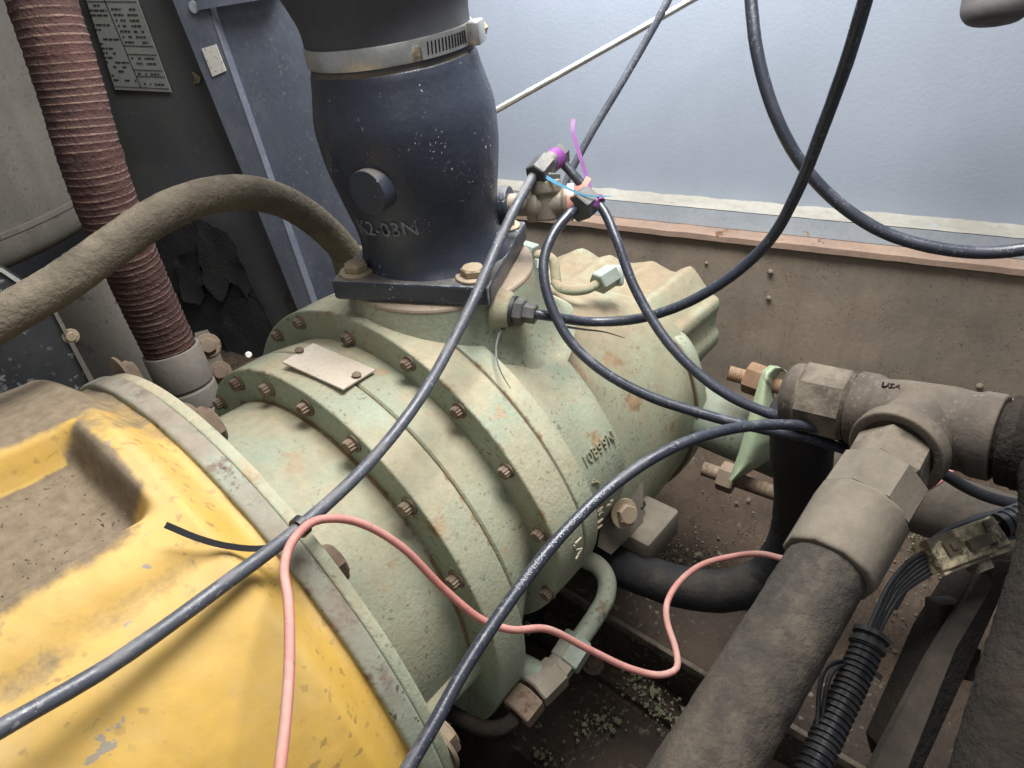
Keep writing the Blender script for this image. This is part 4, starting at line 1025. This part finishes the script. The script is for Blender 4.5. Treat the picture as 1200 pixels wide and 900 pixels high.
# green pipe with clamp half and threaded rods
gp = single('green_pipe', tube(PP([(745, 455, .84), (825, 487, .80), (930, 530, .77), (1040, 572, .74), (1120, 600, .72), (1240, 640, .69)]), .0345, 40, .01, dirt=lambda s, L: min(1, max(0, (s / L - .35) * 4))), GREEND, 'dull green-grey pipe running from the compressor tail under the pipe tee', 'pipe')
cb_ = thing('clamp_strap', 'pale green curved pipe clamp strap with rusty threaded rods', 'clamp', tuple(P(880, 565, .70)))
Ls = [(921, 436), (912, 429), (903, 428), (895, 434), (891, 446), (884, 470), (876, 498), (868, 528), (861, 547), (855, 564)]
Rs = [(924, 437), (921, 434), (915, 436), (908, 446), (907, 464), (914, 484), (921, 494), (921, 510), (904, 538), (861, 564)]
Ds = [.735, .715, .70, .692, .69, .69, .692, .695, .70, .705]
def cs(u, v):
    k = u * (len(Ls) - 1); i = min(int(k), len(Ls) - 2); f = k - i
    l = Vector(Ls[i]).lerp(Vector(Ls[i + 1]), f); r_ = Vector(Rs[i]).lerp(Vector(Rs[i + 1]), f); d = Ds[i] * (1 - f) + Ds[i + 1] * f
    q = l.lerp(r_, v); return P(q.x, q.y, d + .026 * (2 * v - .7)**2 + (.006 * v if u > .4 else 0))
mb = grid(cs, 60, 12); nn_ = len(mb.v)
g2 = grid(lambda u, v: cs(u, v) + FWD * .0035, 60, 12)
fsb = [tuple(reversed(f)) for f in g2.f]; mb.add(g2.v, fsb)
for i in range(59):
    for j in (0, 11): mb.f.append((i * 12 + j, (i + 1) * 12 + j, nn_ + (i + 1) * 12 + j, nn_ + i * 12 + j))
for j in range(11):
    for i in (0, 59): mb.f.append((i * 12 + j, i * 12 + j + 1, nn_ + i * 12 + j + 1, nn_ + i * 12 + j))
GREENL = mat('pale_chipped_green_paint', (0.27, 0.315, 0.20), (0.21, 0.265, 0.17), .55, rust=.38, rustc=(.17, .13, .075), rscale=30, dust=.3, bump=.3, edge=.9, edgec=(.4, .28, .18))
part('strap', mb, GREENL, cb_, 60)
def thread(s, L): return .0074 + .0007 * abs(((s % .0022) / .0022) * 2 - 1)
part('threaded_rod', tube(PP([(854, 437, .735), (945, 462, .71)]), thread, 20, .0005), RUSTB, cb_)
part('rod_nut', hexp(P(874, 441, .730), P(894, 448, .722), .0165), RUSTB, cb_)
part('threaded_rod', tube(PP([(824, 549, .76), (920, 582, .72)]), thread, 20, .0005), BOLT, cb_)
part('rod_nut', hexp(P(843, 556, .752), P(862, 563, .744), .0160), BOLT, cb_)

# ================================================================== OIL TUBE UNDER THE BARREL
ot = thing('steel_oil_tube', 'bent rusty steel oil tube with brass-coloured nuts under the barrel', 'oil line', tuple(P(640, 800, .60)))
part('upper_tube', tube(PP([(672, 650, .66), (688, 656, .655), (702, 664, .65), (711, 680, .645), (709, 702, .64), (698, 722, .635), (683, 744, .628), (668, 764, .62)]), .0086, 20, .003), GREEND, ot)
part('upper_nut', hexp(P(680, 748, .627), P(661, 778, .617), .0150), ZINC, ot, label='pale green hex nut')
part('coupling', hexp(P(661, 775, .617), P(650, 790, .612), .0125), BRASSD, ot)
part('tee_body', hexp(P(654, 785, .612), P(627, 812, .600), .0150), BRASSD, ot)
part('tee_side', cyl(P(640, 797, .606), P(606, 778, .625), .0115, 24), GREEND, ot)
part('lower_nut', hexp(P(624, 814, .599), P(605, 838, .590), .0155), BOLT, ot)
part('lower_tube', tube(PP([(608, 832, .592), (598, 847, .586), (582, 854, .582), (562, 852, .58), (540, 842, .578), (518, 829, .576), (490, 806, .576), (470, 780, .58)]), .0066, 18, .003), IRONK, ot)
part('clamp_plate', prism([P(655, 792, .66), P(680, 785, .665), P(678, 760, .67), P(650, 770, .66)], ZZ * -.006), IRONK, ot)
# ragged bracket behind the yellow flange
single('torn_gasket', prism([P(474, 786, .55), P(490, 789, .55), P(506, 802, .55), P(511, 818, .55), P(500, 812, .55), P(488, 830, .55), P(478, 815, .55)], -XX * .006), BOLT, 'ragged rusty gasket scrap sticking out below the mating flange', 'gasket')
# plate under the barrel
single('dark_rail', box(Vector((-.06, -.12, FLZ + .05)), (.05, .5, .06), None, None, .003), IRONK, 'dark iron rail under the compressor barrel', 'rail')

# ================================================================== WIRING AT LOWER RIGHT
wh = thing('wiring_harness', 'black wiring harness with muddy connector and ribbed loom at lower right', 'wiring', tuple(P(1000, 850, .45)))
ca_, cb2 = P(1092, 652, .47), P(1172, 622, .485)
cx = (cb2 - ca_).normalized(); cn = (CAMV - ca_); cn = (cn - cx * cn.dot(cx)).normalized(); cy = cn.cross(cx)
cm = (ca_ + cb2) / 2; cL = (cb2 - ca_).length
conn = part('connector_body', box(cm - cn * .006, (cL, .022, .018), (cx, cy, cn), None, .0018), CONN, wh)
mb = MB()
box(cm - cx * cL * .26 + cn * .0042 + cy * .001, (.011, .010, .003), (cx, cy, cn), mb, .0006)
box(cm - cx * cL * .26 + cn * .0062 + cy * .001, (.0045, .0045, .003), (cx, cy, cn), mb, .0004)
box(cm + cx * cL * .10 + cn * .0050 - cy * .002, (.020, .0075, .0040), (cx, cy, cn), mb, .0006)
box(cm + cx * cL * .36 + cn * .0042 - cy * .0, (.010, .019, .0024), (cx, cy, cn), mb, .0006)
box(cm - cy * .0122 - cn * .002, (cL * .95, .003, .005), (cx, cy, cn), mb, .0006)
box(cm + cx * .008 - cy * .015 - cn * .010, (.016, .010, .007), (cx, cy, cn), mb, .0008)
part('latch_ribs', mb, CONN, conn)
for k in range(6):
    o1 = (k - 2.5) * 4.4; o2 = (k - 2.5) * 1.7 + (1.5 if k % 2 else -1.5)
    part('wire', tube(PP([(1096 + o1 * .5, 650 + o1 * .75 + 4, .478), (1078 + o1 * .8, 662 + o1 * .6 + k, .475), (1052 + o1 * .8, 688 + o1 * .3, .47), (1032 + o2, 722 + o2 * .3, .462), (1018 + o2 * .9, 752 + o2 * .4, .456)]), .0019, 10, .004), WIREB, wh)
for k in range(5):
    part('wire', tube(PP([(1166 + k, 615 + k * 5, .488), (1180, 610 + k * 5, .49), (1200, 604 + k * 6, .492), (1225, 600 + k * 6, .49)]), .0019, 10, .004), WIREB, wh)
part('rear_loom', tube(PP([(1172, 616, .489), (1190, 608, .49), (1215, 600, .49)]), lambda s, L: .0075 + .0012 * (1 if (s % .005) < .0028 else 0), 20, .0007), WIREB, wh)
def loomr(s, L):
    k = (s % .0042) / .0042; return .0086 + .0013 * (1 if .25 < k < .75 else 0)
part('ribbed_loom', tube(PP([(1022, 742, .458), (1012, 768, .452), (996, 805, .443), (976, 848, .432), (955, 895, .42), (935, 945, .41)]), loomr, 24, .0006), WIREB, wh, 50)
lc_, ld_ = P(1021, 745, .4575), (P(1022, 742, .458) - P(1012, 768, .452)).normalized()
part('loom_tie', loop(lc_, ld_, .0101, .003, .0012), TIEK, wh)
part('loom_tie', loop(lc_ - ld_ * .007, ld_, .0101, .003, .0012), TIEK, wh)
part('tie_tail', ribbon(PP([(1030, 755, .452), (1028, 775, .449), (1024, 786, .447), (1033, 795, .446)]), .0035, .0012), TIEK, wh)
single('thin_wire', tube(PP([(996, 775, .452), (978, 777, .446), (966, 786, .442), (960, 810, .436), (958, 845, .43), (950, 905, .418)]), .0014, 10, .004), WIREB, 'thin black wire looping left of the ribbed loom, outer one', 'wire')
single('thin_wire', tube(PP([(998, 780, .450), (984, 781, .445), (974, 790, .441), (967, 815, .435), (963, 850, .429), (958, 905, .417)]), .0014, 10, .004), WIREB, 'thin black wire looping left of the ribbed loom, inner one', 'wire')
single('black_cable', tube(PP([(1230, 580, .50), (1190, 597, .505), (1140, 612, .50), (1098, 634, .49), (1072, 664, .48), (1045, 710, .47)]), .0040, 16, .004), WIREB, 'black cable running along the upper side of the muddy connector', 'cable')
single('black_cable', tube(PP([(1090, 548, .53), (1107, 556, .53), (1130, 570, .535), (1160, 583, .54), (1200, 592, .54), (1240, 590, .54)]), .0044, 16, .004), WIREB, 'black cable emerging under the right end of the pipe tee', 'cable')

# angle-iron frame at lower right
fr_ = thing('angle_frame', 'rusty black angle-iron frame beside the grimy pipe at lower right', 'frame', tuple(P(1100, 800, .45)))
def fq(px, py, d): return P(px, py, d)
part('bar', prism([P(1153, 668, .50), P(1176, 664, .50), P(1120, 760, .475), P(1062, 905, .435), P(1020, 905, .435), P(1090, 770, .475)], FWD * .006), FRAMEK, fr_)
part('return_leg', prism([P(1176, 664, .50), P(1185, 672, .505), P(1136, 770, .485), P(1068, 930, .44), P(1062, 905, .435), P(1120, 760, .475)], FWD * .05), IRONK, fr_)
part('top_hook', tube(PP([(1156, 672, .50), (1166, 664, .502), (1180, 664, .505), (1200, 668, .51)]), .0045, 14, .003), FRAMEK, fr_)
part('cross_web', prism([P(1118, 760, .50), P(1150, 762, .50), P(1145, 800, .49), P(1108, 792, .49)], FWD * .012), IRONK, fr_)
part('block', box(P(1108, 722, .51), (.020, .020, .024), (RIGHT, FWD, UP), None, .002), FRAMEK, fr_)
